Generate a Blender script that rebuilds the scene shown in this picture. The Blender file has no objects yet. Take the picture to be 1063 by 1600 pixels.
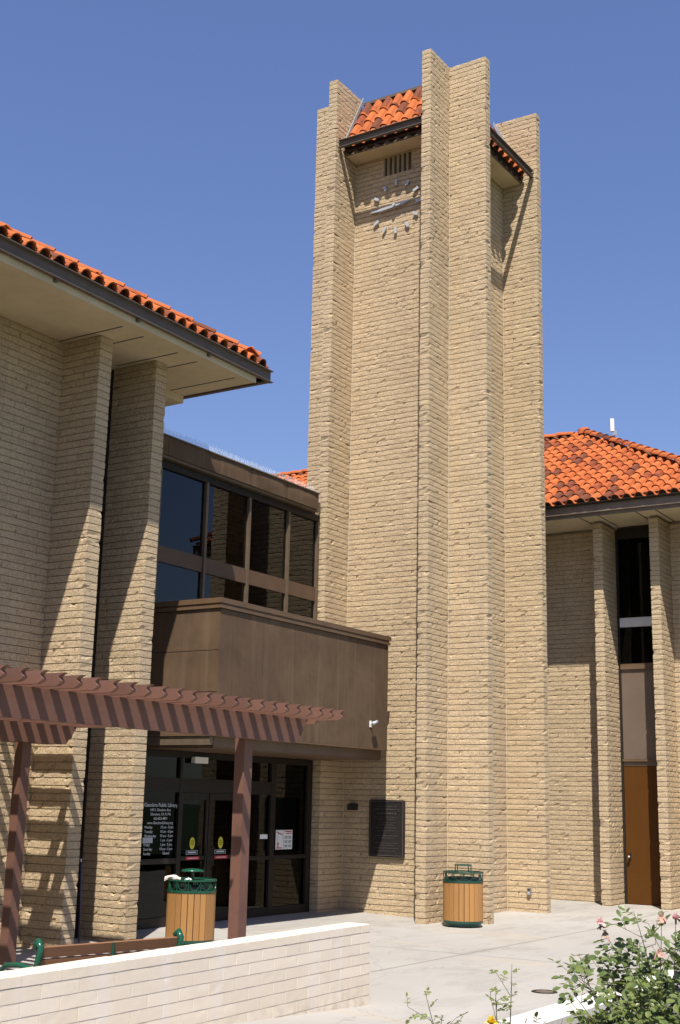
import bpy, math, random
import numpy as np
from mathutils import Matrix, Vector

random.seed(7)
rng = np.random.default_rng(7)
S = bpy.context.scene
COL = S.collection

# ------------------------------------------------------------------ camera, sky, sun, exposure
YAW, PITCH, ROLL = 0.56882531, 0.22434681, 0.02232786
EYE = Vector((0.0, 0.0, 2.0))
fwd = Vector((-math.sin(YAW) * math.cos(PITCH), math.cos(YAW) * math.cos(PITCH), math.sin(PITCH)))
rt0 = Vector((math.cos(YAW), math.sin(YAW), 0))
up0 = rt0.cross(fwd)
rt = rt0 * math.cos(ROLL) + up0 * math.sin(ROLL)
up = -rt0 * math.sin(ROLL) + up0 * math.cos(ROLL)
cam = bpy.data.cameras.new('camera')
cam.sensor_fit = 'VERTICAL'
cam.sensor_height = 36.0
cam.lens = 1983.07 / 1600 * 36.0
cam.clip_start = 0.05
cam.clip_end = 2000
camo = bpy.data.objects.new('camera', cam)
camo.matrix_world = Matrix(((rt.x, up.x, -fwd.x, EYE.x), (rt.y, up.y, -fwd.y, EYE.y), (rt.z, up.z, -fwd.z, EYE.z), (0, 0, 0, 1)))
COL.objects.link(camo)
S.camera = camo

TOSUN = Vector((0.301, -0.5076, 1.0)).normalized()
W = bpy.data.worlds.new('World')
S.world = W
W.use_nodes = True
wn = W.node_tree
for n in list(wn.nodes):
    wn.nodes.remove(n)
sky = wn.nodes.new('ShaderNodeTexSky')
sky.sky_type = 'NISHITA'
sky.sun_disc = False
sky.sun_elevation = math.asin(TOSUN.z)
sky.sun_rotation = math.atan2(TOSUN.x, TOSUN.y)
sky.altitude = 100
sky.air_density = 1.0
sky.dust_density = 0.6
sky.ozone_density = 4.0
bg = wn.nodes.new('ShaderNodeBackground')
bg.inputs['Strength'].default_value = 0.138
wo = wn.nodes.new('ShaderNodeOutputWorld')
gm = wn.nodes.new('ShaderNodeGamma')          # one even tone curve over the whole sky
gm.inputs['Gamma'].default_value = 0.78
hs = wn.nodes.new('ShaderNodeHueSaturation')
hs.inputs['Saturation'].default_value = 1.20
hs.inputs['Hue'].default_value = 0.519
wn.links.new(sky.outputs[0], gm.inputs[0])
wn.links.new(gm.outputs[0], hs.inputs['Color'])
wn.links.new(hs.outputs[0], bg.inputs[0])
wn.links.new(bg.outputs[0], wo.inputs[0])

sl = bpy.data.lights.new('sun', 'SUN')
sl.energy = 5.0
sl.angle = math.radians(0.53)
sl.color = (1.0, 0.955, 0.88)
so = bpy.data.objects.new('sun', sl)
so.rotation_euler = TOSUN.to_track_quat('Z', 'Y').to_euler()
so.location = (10, -10, 30)
COL.objects.link(so)

S.view_settings.view_transform = 'Standard'
S.view_settings.look = 'None'
S.view_settings.exposure = 0.6
S.view_settings.gamma = 1.0
S.render.engine = 'CYCLES'
S.cycles.max_bounces = 8
S.cycles.transparent_max_bounces = 12

FPX = 1983.07
def pix(p):
    d = Vector(p) - EYE
    z = d.dot(fwd)
    return (531.5 + FPX * d.dot(rt) / z, 800 - FPX * d.dot(up) / z, z)

# ------------------------------------------------------------------ materials
def new_mat(name):
    m = bpy.data.materials.new(name)
    m.use_nodes = True
    nt = m.node_tree
    b = nt.nodes['Principled BSDF']
    return m, nt, b

def nd(nt, t, **kw):
    n = nt.nodes.new(t)
    for k, v in kw.items():
        setattr(n, k, v)
    return n

def noise(nt, scale, detail=4, rough=0.55, vec=None, dist=0.0):
    n = nd(nt, 'ShaderNodeTexNoise')
    n.inputs['Scale'].default_value = scale
    n.inputs['Detail'].default_value = detail
    n.inputs['Roughness'].default_value = rough
    n.inputs['Distortion'].default_value = dist
    if vec is not None:
        nt.links.new(vec, n.inputs['Vector'])
    return n.outputs['Fac']

def ramp(nt, fac, stops):
    r = nd(nt, 'ShaderNodeValToRGB')
    el = r.color_ramp.elements
    while len(el) < len(stops):
        el.new(0.5)
    for e, (p, c) in zip(el, stops):
        e.position = p
        e.color = (c[0], c[1], c[2], 1) if not isinstance(c, (int, float)) else (c, c, c, 1)
    nt.links.new(fac, r.inputs[0])
    return r.outputs[0]

def mixc(nt, fac, a, b, mode='MIX'):
    m = nd(nt, 'ShaderNodeMix', data_type='RGBA', blend_type=mode)
    for sock, v in ((m.inputs[0], fac), (m.inputs[6], a), (m.inputs[7], b)):
        if isinstance(v, (int, float)):
            sock.default_value = v
        elif isinstance(v, tuple):
            sock.default_value = (v[0], v[1], v[2], 1)
        else:
            nt.links.new(v, sock)
    return m.outputs[2]

def pos(nt, scale=(1, 1, 1)):
    g = nd(nt, 'ShaderNodeNewGeometry')
    mp = nd(nt, 'ShaderNodeMapping')
    mp.inputs['Scale'].default_value = scale
    nt.links.new(g.outputs['Position'], mp.inputs['Vector'])
    return mp.outputs[0]

def attr(nt, name):
    a = nd(nt, 'ShaderNodeAttribute')
    a.attribute_name = name
    return a.outputs['Fac']

def bump(nt, b, h, strength=0.5, dist=0.01, prev=None):
    n = nd(nt, 'ShaderNodeBump')
    n.inputs['Strength'].default_value = strength
    n.inputs['Distance'].default_value = dist
    nt.links.new(h, n.inputs['Height'])
    if prev is not None:
        nt.links.new(prev, n.inputs['Normal'])
    nt.links.new(n.outputs[0], b.inputs['Normal'])
    return n.outputs[0]

def simple(name, c1, c2=None, scale=8, rough=0.6, metal=0.0, bmp=0.2, bdist=0.004, stretch=(1, 1, 1), spec=0.5, fine=60):
    m, nt, b = new_mat(name)
    c2 = c2 or tuple(x * 0.75 for x in c1)
    v = pos(nt, stretch)
    f = noise(nt, scale, 5, 0.6, v)
    col = ramp(nt, f, [(0.3, c2), (0.7, c1)])
    f2 = noise(nt, fine, 3, 0.6, v)
    col = mixc(nt, 0.25, col, ramp(nt, f2, [(0.3, tuple(x * 0.6 for x in c1)), (0.7, tuple(min(1, x * 1.25) for x in c1))]))
    nt.links.new(col, b.inputs['Base Color'])
    b.inputs['Roughness'].default_value = rough
    b.inputs['Metallic'].default_value = metal
    b.inputs['Specular IOR Level'].default_value = spec
    if bmp:
        bump(nt, b, f2, bmp, bdist)
    return m

M = {}
def mk_brick():
    m, nt, b = new_mat('split_face_block')
    v = pos(nt)
    t = attr(nt, 'tint')
    base = ramp(nt, t, [(0.0, (0.427, 0.312, 0.183)), (0.35, (0.518, 0.387, 0.233)), (0.7, (0.574, 0.437, 0.272)), (1.0, (0.629, 0.469, 0.276))])
    big = noise(nt, 0.55, 4, 0.6, v)
    base = mixc(nt, 0.55, base, ramp(nt, big, [(0.25, (0.450, 0.338, 0.211)), (0.75, (0.619, 0.469, 0.299))]))
    vs = noise(nt, 3.0, 3, 0.6, pos(nt, (1, 1, .12)))
    base = mixc(nt, ramp(nt, vs, [(0.54, 0.0), (0.76, 0.5)]), base, (0.371, 0.284, 0.198))
    sp = noise(nt, 95, 3, 0.65, v)
    base = mixc(nt, ramp(nt, sp, [(0.54, 0.0), (0.66, 0.75)]), base, (0.293, 0.202, 0.111))
    sp2 = noise(nt, 150, 2, 0.5, v)
    base = mixc(nt, ramp(nt, sp2, [(0.58, 0.0), (0.66, 0.5)]), base, (0.810, 0.678, 0.498))
    gr = noise(nt, 34, 4, 0.75, v)
    base = mixc(nt, ramp(nt, gr, [(0.54, 0.0), (0.66, 0.6)]), base, (0.239, 0.175, 0.107))
    base = mixc(nt, ramp(nt, gr, [(0.34, 0.5), (0.46, 0.0)]), base, (0.668, 0.567, 0.419))
    pit = noise(nt, 14, 4, 0.6, v, 0.6)
    base = mixc(nt, ramp(nt, pit, [(0.66, 0.0), (0.74, 0.65)]), base, (0.224, 0.152, 0.088))
    nt.links.new(base, b.inputs['Base Color'])
    b.inputs['Roughness'].default_value = 0.95
    b.inputs['Specular IOR Level'].default_value = 0.15
    h = noise(nt, 38, 7, 0.72, v)
    n1 = bump(nt, b, h, 0.9, 0.022)
    bump(nt, b, sp, 0.6, 0.008, n1)
    return m
M['brick'] = mk_brick()
M['mortar'] = simple('mortar', (0.33, 0.26, 0.17), (0.24, 0.18, 0.11), 20, 0.95, spec=0.1)
M['caulk'] = simple('pale_sealant', (0.527, 0.468, 0.357), None, 20, 0.8)

def mk_tile():
    m, nt, b = new_mat('clay_tile')
    v = pos(nt)
    t = attr(nt, 'tint')
    base = ramp(nt, t, [(0.0, (0.397, 0.094, 0.027)), (0.35, (0.450, 0.128, 0.038)), (0.62, (0.364, 0.080, 0.024)), (0.74, (0.238, 0.048, 0.021)), (0.87, (0.133, 0.035, 0.021)), (1.0, (0.079, 0.028, 0.024))])
    n1 = noise(nt, 5, 4, 0.6, v)
    dk = nd(nt, 'ShaderNodeMath', operation='MULTIPLY')
    nt.links.new(ramp(nt, n1, [(0.45, 0.0), (0.62, 1.0)]), dk.inputs[0])
    nt.links.new(ramp(nt, t, [(0.4, 0.0), (0.75, 0.8)]), dk.inputs[1])
    base = mixc(nt, dk.outputs[0], base, (0.079, 0.032, 0.024))
    n2 = noise(nt, 40, 4, 0.6, v)
    base = mixc(nt, 0.22, base, ramp(nt, n2, [(0.3, (0.231, 0.048, 0.018)), (0.7, (0.529, 0.208, 0.077))]))
    nt.links.new(base, b.inputs['Base Color'])
    b.inputs['Roughness'].default_value = 0.85
    b.inputs['Specular IOR Level'].default_value = 0.15
    bump(nt, b, n2, 0.25, 0.004)
    return m
M['tile'] = mk_tile()
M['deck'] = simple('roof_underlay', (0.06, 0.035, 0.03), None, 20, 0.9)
M['gutter'] = simple('weathered_bronze_steel', (0.155, 0.118, 0.092), (0.10, 0.076, 0.06), 4, 0.6, 0.05, 0.15, fine=30, stretch=(1, 1, 3), spec=0.3)
M['gutter_light'] = simple('taupe_painted_steel', (0.20, 0.155, 0.12), (0.15, 0.115, 0.09), 4, 0.6, 0.0, 0.15, fine=30, spec=0.3)
M['flash'] = simple('grey_lead_flashing', (0.42, 0.42, 0.42), (0.3, 0.3, 0.31), 8, 0.5, 0.4)
M['stucco'] = simple('cream_stucco', (0.641, 0.534, 0.360), (0.504, 0.414, 0.266), 2.2, 0.95, spec=0.1, bmp=0.4, bdist=0.006, fine=90)
M['seam'] = simple('dark_seam', (0.09, 0.075, 0.06), None, 20, 0.8)

def mk_panel():
    m, nt, b = new_mat('brown_stucco_panel')
    v = pos(nt)
    n1 = noise(nt, 1.6, 6, 0.65, v, 0.4)
    c = ramp(nt, n1, [(0.28, (0.070, 0.038, 0.018)), (0.52, (0.100, 0.058, 0.028)), (0.75, (0.129, 0.079, 0.042))])
    st = noise(nt, 2.2, 5, 0.6, pos(nt, (3, 3, .18)))
    c = mixc(nt, ramp(nt, st, [(0.5, 0.0), (0.72, 0.5)]), c, (0.155, 0.101, 0.057))
    st2 = noise(nt, 3.1, 5, 0.6, pos(nt, (4, 4, .15)))
    c = mixc(nt, ramp(nt, st2, [(0.58, 0.0), (0.75, 0.55)]), c, (0.050, 0.025, 0.012))
    n2 = noise(nt, 120, 3, 0.6, v)
    nt.links.new(c, b.inputs['Base Color'])
    b.inputs['Roughness'].default_value = 0.8
    bump(nt, b, n2, 0.4, 0.004)
    return m
M['panel'] = mk_panel()
M['coping'] = simple('brown_coping_metal', (0.138, 0.081, 0.041), (0.093, 0.055, 0.029), 3, 0.55, 0.0, 0.15)
M['bronze'] = simple('dark_bronze_frame', (0.024, 0.019, 0.015), None, 10, 0.5, 0.0, 0.05, spec=0.2)
M['mullion'] = simple('tan_mullion', (0.160, 0.114, 0.072), (0.104, 0.072, 0.047), 6, 0.5, 0.2, 0.05)
M['spandrel'] = simple('brown_spandrel', (0.119, 0.068, 0.038), (0.088, 0.051, 0.030), 4, 0.6, 0.0, 0.1)
M['taupe'] = simple('taupe_panel', (0.143, 0.101, 0.071), (0.116, 0.081, 0.058), 3, 0.6, 0.0, 0.1)
M['doorbrown'] = simple('brown_door_paint', (0.093, 0.035, 0.005), (0.080, 0.030, 0.005), 2, 0.6, 0.0, 0.1, spec=0.15)
M['whitebar'] = simple('pale_grey_spandrel', (0.62, 0.60, 0.60), None, 6, 0.5)
M['steel'] = simple('brushed_steel', (0.55, 0.55, 0.56), (0.42, 0.42, 0.43), 20, 0.35, 0.9)
M['clock'] = simple('grey_clock_metal', (0.50, 0.505, 0.51), (0.42, 0.425, 0.43), 20, 0.45, 0.2)
M['black'] = simple('black_plastic', (0.02, 0.02, 0.022), None, 20, 0.4)
M['white'] = simple('white_plastic', (0.80, 0.80, 0.78), (0.72, 0.72, 0.70), 10, 0.5, bmp=0)
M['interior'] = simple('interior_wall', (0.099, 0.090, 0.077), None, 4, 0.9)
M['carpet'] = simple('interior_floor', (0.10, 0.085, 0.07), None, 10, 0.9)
M['purple'] = simple('purple_upholstery', (0.28, 0.14, 0.46), (0.2, 0.1, 0.36), 12, 0.85)
M['plaque'] = simple('bronze_plaque', (0.055, 0.045, 0.045), (0.035, 0.03, 0.03), 18, 0.38, 0.5, 0.3)
M['plaque_hi'] = simple('worn_bronze_lettering', (0.22, 0.19, 0.17), (0.10, 0.09, 0.08), 40, 0.4, 0.6)
M['redwood'] = None

def mk_wood(name, c1, c2, axis, scale=3.0, rough=0.65):
    m, nt, b = new_mat(name)
    st = {'x': (0.6, 9, 9), 'y': (9, 0.6, 9), 'z': (9, 9, 0.6)}[axis]
    v = pos(nt, st)
    g = noise(nt, scale, 6, 0.65, v, 0.8)
    oi = nd(nt, 'ShaderNodeObjectInfo').outputs['Random']
    c = ramp(nt, g, [(0.25, c2), (0.7, c1)])
    c = mixc(nt, 0.55, c, mixc(nt, oi, tuple(x * .72 for x in c1), tuple(min(1, x * 1.2) for x in c1)))
    kn = noise(nt, 2.4, 3, 0.5, pos(nt))
    c = mixc(nt, ramp(nt, kn, [(0.6, 0.0), (0.8, 0.5)]), c, tuple(x * .55 for x in c2))
    nt.links.new(c, b.inputs['Base Color'])
    b.inputs['Roughness'].default_value = rough
    bump(nt, b, g, 0.25, 0.003)
    return m
M['redwood'] = mk_wood('red_brown_stained_timber', (0.163, 0.076, 0.050), (0.118, 0.052, 0.034), 'y')
M['binwood'] = mk_wood('honey_timber_slats', (0.376, 0.190, 0.058), (0.252, 0.109, 0.029), 'z', 4)
M['benchwood'] = mk_wood('bench_timber', (0.270, 0.130, 0.062), (0.195, 0.087, 0.039), 'y', 4)
M['green'] = simple('glossy_green_enamel', (0.012, 0.085, 0.048), (0.008, 0.06, 0.034), 6, 0.22, 0.0, 0.05)
M['darkgreen'] = simple('dark_green_enamel', (0.014, 0.065, 0.045), (0.01, 0.045, 0.032), 6, 0.35, 0.0, 0.05)
M['paper'] = simple('crumpled_paper', (0.75, 0.65, 0.55), None, 30, 0.9)
M['bluepole'] = simple('blue_pole', (0.012, 0.018, 0.12), None, 10, 0.4)
M['yellow'] = simple('yellow_sticker', (0.62, 0.55, 0.03), None, 10, 0.5, bmp=0)
M['red'] = simple('red_sticker', (0.55, 0.02, 0.04), None, 10, 0.5, bmp=0)
M['greyprint'] = simple('grey_print', (0.40, 0.42, 0.45), None, 10, 0.6, bmp=0)
M['letter'] = simple('white_vinyl_lettering', (0.72, 0.74, 0.76), None, 10, 0.6, bmp=0)
M['lampface'] = None
m, nt, b = new_mat('ceiling_lamp_diffuser')
b.inputs['Base Color'].default_value = (0.8, 0.8, 0.75, 1)
b.inputs['Emission Color'].default_value = (1, 0.93, 0.8, 1)
b.inputs['Emission Strength'].default_value = 1.6
M['lampface'] = m

def mk_glass(name, tint, refl=1.55):
    m, nt, b = new_mat(name)
    nt.nodes.remove(b)
    out = nt.nodes['Material Output']
    tr = nd(nt, 'ShaderNodeBsdfTransparent')
    tr.inputs[0].default_value = (*tint, 1)
    gl = nd(nt, 'ShaderNodeBsdfGlossy')
    gl.inputs['Roughness'].default_value = 0.0
    gl.inputs[0].default_value = (0.9, 0.93, 0.95, 1)
    fr = nd(nt, 'ShaderNodeFresnel')
    fr.inputs['IOR'].default_value = refl
    wv = noise(nt, 1.3, 2, 0.5, pos(nt))
    bm = nd(nt, 'ShaderNodeBump')
    bm.inputs['Strength'].default_value = 0.04
    bm.inputs['Distance'].default_value = 0.02
    nt.links.new(wv, bm.inputs['Height'])
    nt.links.new(bm.outputs[0], gl.inputs['Normal'])
    mx = nd(nt, 'ShaderNodeMixShader')
    nt.links.new(fr.outputs[0], mx.inputs[0])
    nt.links.new(tr.outputs[0], mx.inputs[1])
    nt.links.new(gl.outputs[0], mx.inputs[2])
    nt.links.new(mx.outputs[0], out.inputs[0])
    return m
M['glass'] = mk_glass('bronze_tinted_glass', (0.42, 0.41, 0.40), 1.5)
M['glass_dark'] = mk_glass('dark_tinted_glass', (0.10, 0.10, 0.10), 1.28)

def mk_concrete():
    m, nt, b = new_mat('plaza_concrete')
    v = pos(nt)
    n1 = noise(nt, 0.28, 6, 0.62, v, 0.6)
    c = ramp(nt, n1, [(0.28, (0.295, 0.272, 0.241)), (0.5, (0.349, 0.326, 0.291)), (0.72, (0.390, 0.367, 0.332))])
    n2 = noise(nt, 1.1, 7, 0.68, pos(nt, (1.6, .55, 1)), 0.9)
    c = mixc(nt, ramp(nt, n2, [(0.50, 0.0), (0.70, 0.75)]), c, (0.235, 0.213, 0.186))
    n4 = noise(nt, 0.8, 5, 0.6, pos(nt, (.5, 1.3, 1)), 0.6)
    c = mixc(nt, ramp(nt, n4, [(0.55, 0.0), (0.72, 0.7)]), c, (0.400, 0.336, 0.249))
    n5 = noise(nt, 0.5, 6, 0.7, pos(nt, (1.1, .8, 1)), 1.4)
    c = mixc(nt, ramp(nt, n5, [(0.57, 0.0), (0.68, 0.6)]), c, (0.264, 0.241, 0.218))
    vo = nd(nt, 'ShaderNodeTexVoronoi'); vo.inputs['Scale'].default_value = 2.6
    nt.links.new(v, vo.inputs['Vector'])
    c = mixc(nt, ramp(nt, vo.outputs['Distance'], [(0.05, 0.55), (0.075, 0.0)]), c, (0.17, 0.155, 0.135))
    ck = nd(nt, 'ShaderNodeTexVoronoi', feature='DISTANCE_TO_EDGE'); ck.inputs['Scale'].default_value = 0.22
    wv = nd(nt, 'ShaderNodeVectorMath', operation='ADD')
    wn_ = nd(nt, 'ShaderNodeTexNoise'); wn_.inputs['Scale'].default_value = 1.6; wn_.inputs['Detail'].default_value = 6
    nt.links.new(v, wn_.inputs['Vector']); nt.links.new(v, wv.inputs[0]); nt.links.new(wn_.outputs['Color'], wv.inputs[1])
    nt.links.new(wv.outputs[0], ck.inputs['Vector'])
    c = mixc(nt, ramp(nt, ck.outputs['Distance'], [(0.0, 0.5), (0.004, 0.0)]), c, (0.18, 0.165, 0.145))
    n3 = noise(nt, 70, 4, 0.6, v)
    c = mixc(nt, 0.18, c, ramp(nt, n3, [(0.3, (0.227, 0.208, 0.186)), (0.7, (0.454, 0.431, 0.400))]))
    nt.links.new(c, b.inputs['Base Color'])
    b.inputs['Roughness'].default_value = 0.85
    b.inputs['Specular IOR Level'].default_value = 0.3
    bump(nt, b, n3, 0.2, 0.003)
    return m
M['concrete'] = mk_concrete()
M['joint'] = simple('pavement_joint', (0.20, 0.185, 0.16), None, 10, 0.9)

def mk_white():
    m, nt, b = new_mat('cream_painted_block')
    v = pos(nt)
    t = attr(nt, 'tint')
    c = ramp(nt, t, [(0.0, (0.711, 0.610, 0.479)), (1.0, (0.791, 0.687, 0.548))])
    st = noise(nt, 1.3, 4, 0.6, pos(nt, (3, 3, .25)))
    c = mixc(nt, ramp(nt, st, [(0.52, 0.0), (0.7, 0.55)]), c, (0.751, 0.682, 0.627))
    n1 = noise(nt, 2.0, 5, 0.6, v)
    c = mixc(nt, ramp(nt, n1, [(0.55, 0.0), (0.8, 0.45)]), c, (0.589, 0.490, 0.365))
    # soil splash along the foot and scuffs
    sc = noise(nt, 7, 6, 0.7, v, 0.5)
    c = mixc(nt, ramp(nt, sc, [(0.62, 0.0), (0.74, 0.5)]), c, (0.545, 0.460, 0.354))
    sx = nd(nt, 'ShaderNodeSeparateXYZ'); nt.links.new(v, sx.inputs[0])
    ft = nd(nt, 'ShaderNodeMapRange'); ft.inputs[1].default_value = 0.30; ft.inputs[2].default_value = 0.0
    nt.links.new(sx.outputs[2], ft.inputs[0])
    fm = nd(nt, 'ShaderNodeMath', operation='MULTIPLY')
    nt.links.new(ft.outputs[0], fm.inputs[0]); nt.links.new(ramp(nt, noise(nt, 9, 5, 0.65, v), [(0.4, 0.0), (0.65, 0.6)]), fm.inputs[1])
    c = mixc(nt, fm.outputs[0], c, (0.458, 0.374, 0.281))
    n2 = noise(nt, 90, 4, 0.7, v)
    nt.links.new(c, b.inputs['Base Color'])
    b.inputs['Roughness'].default_value = 0.8
    b.inputs['Specular IOR Level'].default_value = 0.25
    bump(nt, b, n2, 0.5, 0.006)
    return m
M['whiteblock'] = mk_white()
M['greyblock'] = simple('grey_concrete_block', (0.40, 0.38, 0.34), (0.30, 0.285, 0.255), 5, 0.95, bmp=0.5, bdist=0.006)
M['capwhite'] = simple('white_coping', (0.623, 0.587, 0.525), (0.558, 0.520, 0.458), 4, 0.85)
M['soil'] = simple('planting_soil', (0.13, 0.09, 0.06), (0.07, 0.05, 0.033), 6, 1.0, bmp=0.8, bdist=0.03)

def mk_leaf(name, c1, c2):
    m, nt, b = new_mat(name)
    oi = nd(nt, 'ShaderNodeObjectInfo').outputs['Random']
    n1 = noise(nt, 18, 2, 0.5, pos(nt))
    f = nd(nt, 'ShaderNodeMath', operation='ADD')
    nt.links.new(n1, f.inputs[0]); nt.links.new(oi, f.inputs[1])
    c = ramp(nt, f.outputs[0], [(0.4, c2), (1.0, c1)])
    nt.links.new(c, b.inputs['Base Color'])
    b.inputs['Roughness'].default_value = 0.42
    b.inputs['Specular IOR Level'].default_value = 0.5
    out = nt.nodes['Material Output']
    tl = nd(nt, 'ShaderNodeBsdfTranslucent')
    tl.inputs[0].default_value = (c1[0] * 1.4, c1[1] * 1.5, c1[2], 1)
    mx = nd(nt, 'ShaderNodeMixShader')
    mx.inputs[0].default_value = 0.22
    nt.links.new(b.outputs[0], mx.inputs[1]); nt.links.new(tl.outputs[0], mx.inputs[2])
    nt.links.new(mx.outputs[0], out.inputs[0])
    return m
M['leaf'] = mk_leaf('rose_leaf', (0.16, 0.195, 0.055), (0.06, 0.095, 0.026))
M['leaf_young'] = mk_leaf('young_rose_leaf', (0.16, 0.19, 0.045), (0.09, 0.085, 0.03))
M['stem'] = simple('rose_stem', (0.13, 0.13, 0.055), (0.10, 0.055, 0.03), 12, 0.6)
M['petal'] = simple('pink_petal', (0.72, 0.34, 0.36), (0.62, 0.45, 0.38), 30, 0.6, bmp=0)
M['petal_dry'] = simple('faded_pink_petal', (0.48, 0.27, 0.22), (0.30, 0.19, 0.12), 30, 0.7, bmp=0)
M['petal_yellow'] = simple('yellow_petal', (0.80, 0.58, 0.03), (0.7, 0.45, 0.02), 30, 0.6, bmp=0)

# ------------------------------------------------------------------ mesh helpers
class MB:
    def __init__(s):
        s.v = []; s.f = []
    def add(s, vs, fs):
        o = len(s.v)
        s.v += [tuple(v) for v in vs]
        s.f += [tuple(i + o for i in f) for f in fs]
        return s
    def box(s, x0, x1, y0, y1, z0, z1):
        return s.add([(x0, y0, z0), (x1, y0, z0), (x1, y1, z0), (x0, y1, z0), (x0, y0, z1), (x1, y0, z1), (x1, y1, z1), (x0, y1, z1)],
                     [(0, 3, 2, 1), (4, 5, 6, 7), (0, 1, 5, 4), (1, 2, 6, 5), (2, 3, 7, 6), (3, 0, 4, 7)])
    def obox(s, c, ax, ay, az, hx, hy, hz):
        c, ax, ay, az = Vector(c), Vector(ax), Vector(ay), Vector(az)
        vs = [c + ax * hx * i + ay * hy * j + az * hz * k for k in (-1, 1) for j in (-1, 1) for i in (-1, 1)]
        return s.add(vs, [(0, 2, 3, 1), (4, 5, 7, 6), (0, 1, 5, 4), (1, 3, 7, 5), (3, 2, 6, 7), (2, 0, 4, 6)])
    def prism(s, poly, fn, a, b):
        n = len(poly)
        vs = [fn(p, q, a) for p, q in poly] + [fn(p, q, b) for p, q in poly]
        fs = [tuple(range(n - 1, -1, -1)), tuple(range(n, 2 * n))] + [(i, (i + 1) % n, n + (i + 1) % n, n + i) for i in range(n)]
        return s.add(vs, fs)
    def tube(s, pts, rad, n=6, caps=True):
        pts = [Vector(p) for p in pts]
        if not hasattr(rad, '__len__'):
            rad = [rad] * len(pts)
        vs = []
        prev = None
        for i, p in enumerate(pts):
            d = (pts[min(i + 1, len(pts) - 1)] - pts[max(i - 1, 0)])
            d = d.normalized() if d.length > 1e-9 else Vector((0, 0, 1))
            a = Vector((0, 0, 1)) if abs(d.z) < .9 else Vector((1, 0, 0))
            u = d.cross(a).normalized() if prev is None else (prev - d * prev.dot(d)).normalized()
            prev = u
            w = d.cross(u)
            for k in range(n):
                t = 2 * math.pi * k / n
                vs.append(p + (u * math.cos(t) + w * math.sin(t)) * rad[i])
        fs = []
        for i in range(len(pts) - 1):
            for k in range(n):
                a = i * n + k; b2 = i * n + (k + 1) % n
                fs.append((a, b2, b2 + n, a + n))
        if caps:
            fs.append(tuple(range(n - 1, -1, -1)))
            fs.append(tuple(range((len(pts) - 1) * n, len(pts) * n)))
        return s.add(vs, fs)
    def lathe(s, prof, c=(0, 0, 0), n=24, close=False):
        vs = []; fs = []
        k = len(prof)
        for i in range(n):
            t = 2 * math.pi * i / n
            for r, z in prof:
                vs.append((c[0] + r * math.cos(t), c[1] + r * math.sin(t), c[2] + z))
        m = k if close else k - 1
        for i in range(n):
            for j in range(m):
                a = i * k + j; b2 = i * k + (j + 1) % k
                c2 = ((i + 1) % n) * k + (j + 1) % k; d = ((i + 1) % n) * k + j
                fs.append((a, d, c2, b2))
        return s.add(vs, fs)
    def mesh(s, name, mat=None, smooth=False):
        me = bpy.data.meshes.new(name)
        me.from_pydata(s.v, [], s.f)
        if mat: me.materials.append(M[mat])
        if smooth:
            me.polygons.foreach_set('use_smooth', [True] * len(me.polygons))
        me.update()
        return me
    def build(s, name, mat, parent=None, smooth=False):
        return put(name, s.mesh(name, mat, smooth), parent)

WM = {}
def put(name, data, parent=None, mw=None):
    o = bpy.data.objects.new(name, data)
    COL.objects.link(o)
    mw = mw or Matrix.Identity(4)
    WM[o.name] = mw
    if parent is not None:
        o.parent = parent
        o.matrix_parent_inverse = WM[parent.name].inverted()
    o.matrix_basis = mw
    return o

def thing(name, label, cat, loc, group=None):
    o = put(name, None, None, Matrix.Translation(Vector(loc)))
    o.empty_display_size = 0.2
    o['label'] = label; o['category'] = cat
    if group: o['group'] = group
    return o

def tag(o, label, cat, group=None):
    o['label'] = label; o['category'] = cat
    if group: o['group'] = group
    return o

FX = lambda p, q, a: (a, p, q)      # polygon in (y,z), extruded along x
FY = lambda p, q, a: (p, a, q)      # polygon in (x,z), extruded along y
FZ = lambda p, q, a: (p, q, a)

# ------------------------------------------------------------------ masonry
CO = 0.1016
GAP = 0.012
BL = 0.4064
NV = 14
def block_variant(L, T, h, seed, amp=1.0, n_long=6, n_end=2):
    r = np.random.default_rng(seed)
    per = []
    for i in range(n_long): per.append((-L / 2 + L * i / n_long, -T / 2, 0, -1))
    for i in range(n_end): per.append((L / 2, -T / 2 + T * i / n_end, 1, 0))
    for i in range(n_long): per.append((L / 2 - L * i / n_long, T / 2, 0, 1))
    for i in range(n_end): per.append((-L / 2, T / 2 - T * i / n_end, -1, 0))
    P = len(per)
    vs = []
    corner = {0, n_long, n_long + n_end, 2 * n_long + n_end}
    bias = r.uniform(-.0015, .0025)
    for k, zz in enumerate((0, .5, 1)):
        for i, (x, y, nx, ny) in enumerate(per):
            d = (r.uniform(-.002, .006) if k == 1 else r.uniform(-.001, .0015)) + bias
            if i in corner:
                nx = -1 if x < 0 else 1; ny = -1 if y < 0 else 1
                d = d * .6 - .002
            if r.random() < .03: d -= .016
            d *= amp
            z = zz * h + (r.uniform(-.012, .012) * min(1, amp * 1.5) if k == 1 else (r.uniform(-.002, .0015) if k == 2 else r.uniform(-.0015, .002)))
            jx = r.uniform(-.01, .01) if (nx == 0 and i not in corner) else 0
            vs.append((x + nx * d + jx, y + ny * d, z))
    fs = []
    for k in range(2):
        for i in range(P):
            a = k * P + i; b2 = k * P + (i + 1) % P
            fs.append((a, b2, b2 + P, a + P))
    fs.append(tuple(range(P - 1, -1, -1)))
    fs.append(tuple(range(2 * P, 3 * P)))
    return np.array(vs), fs

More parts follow.
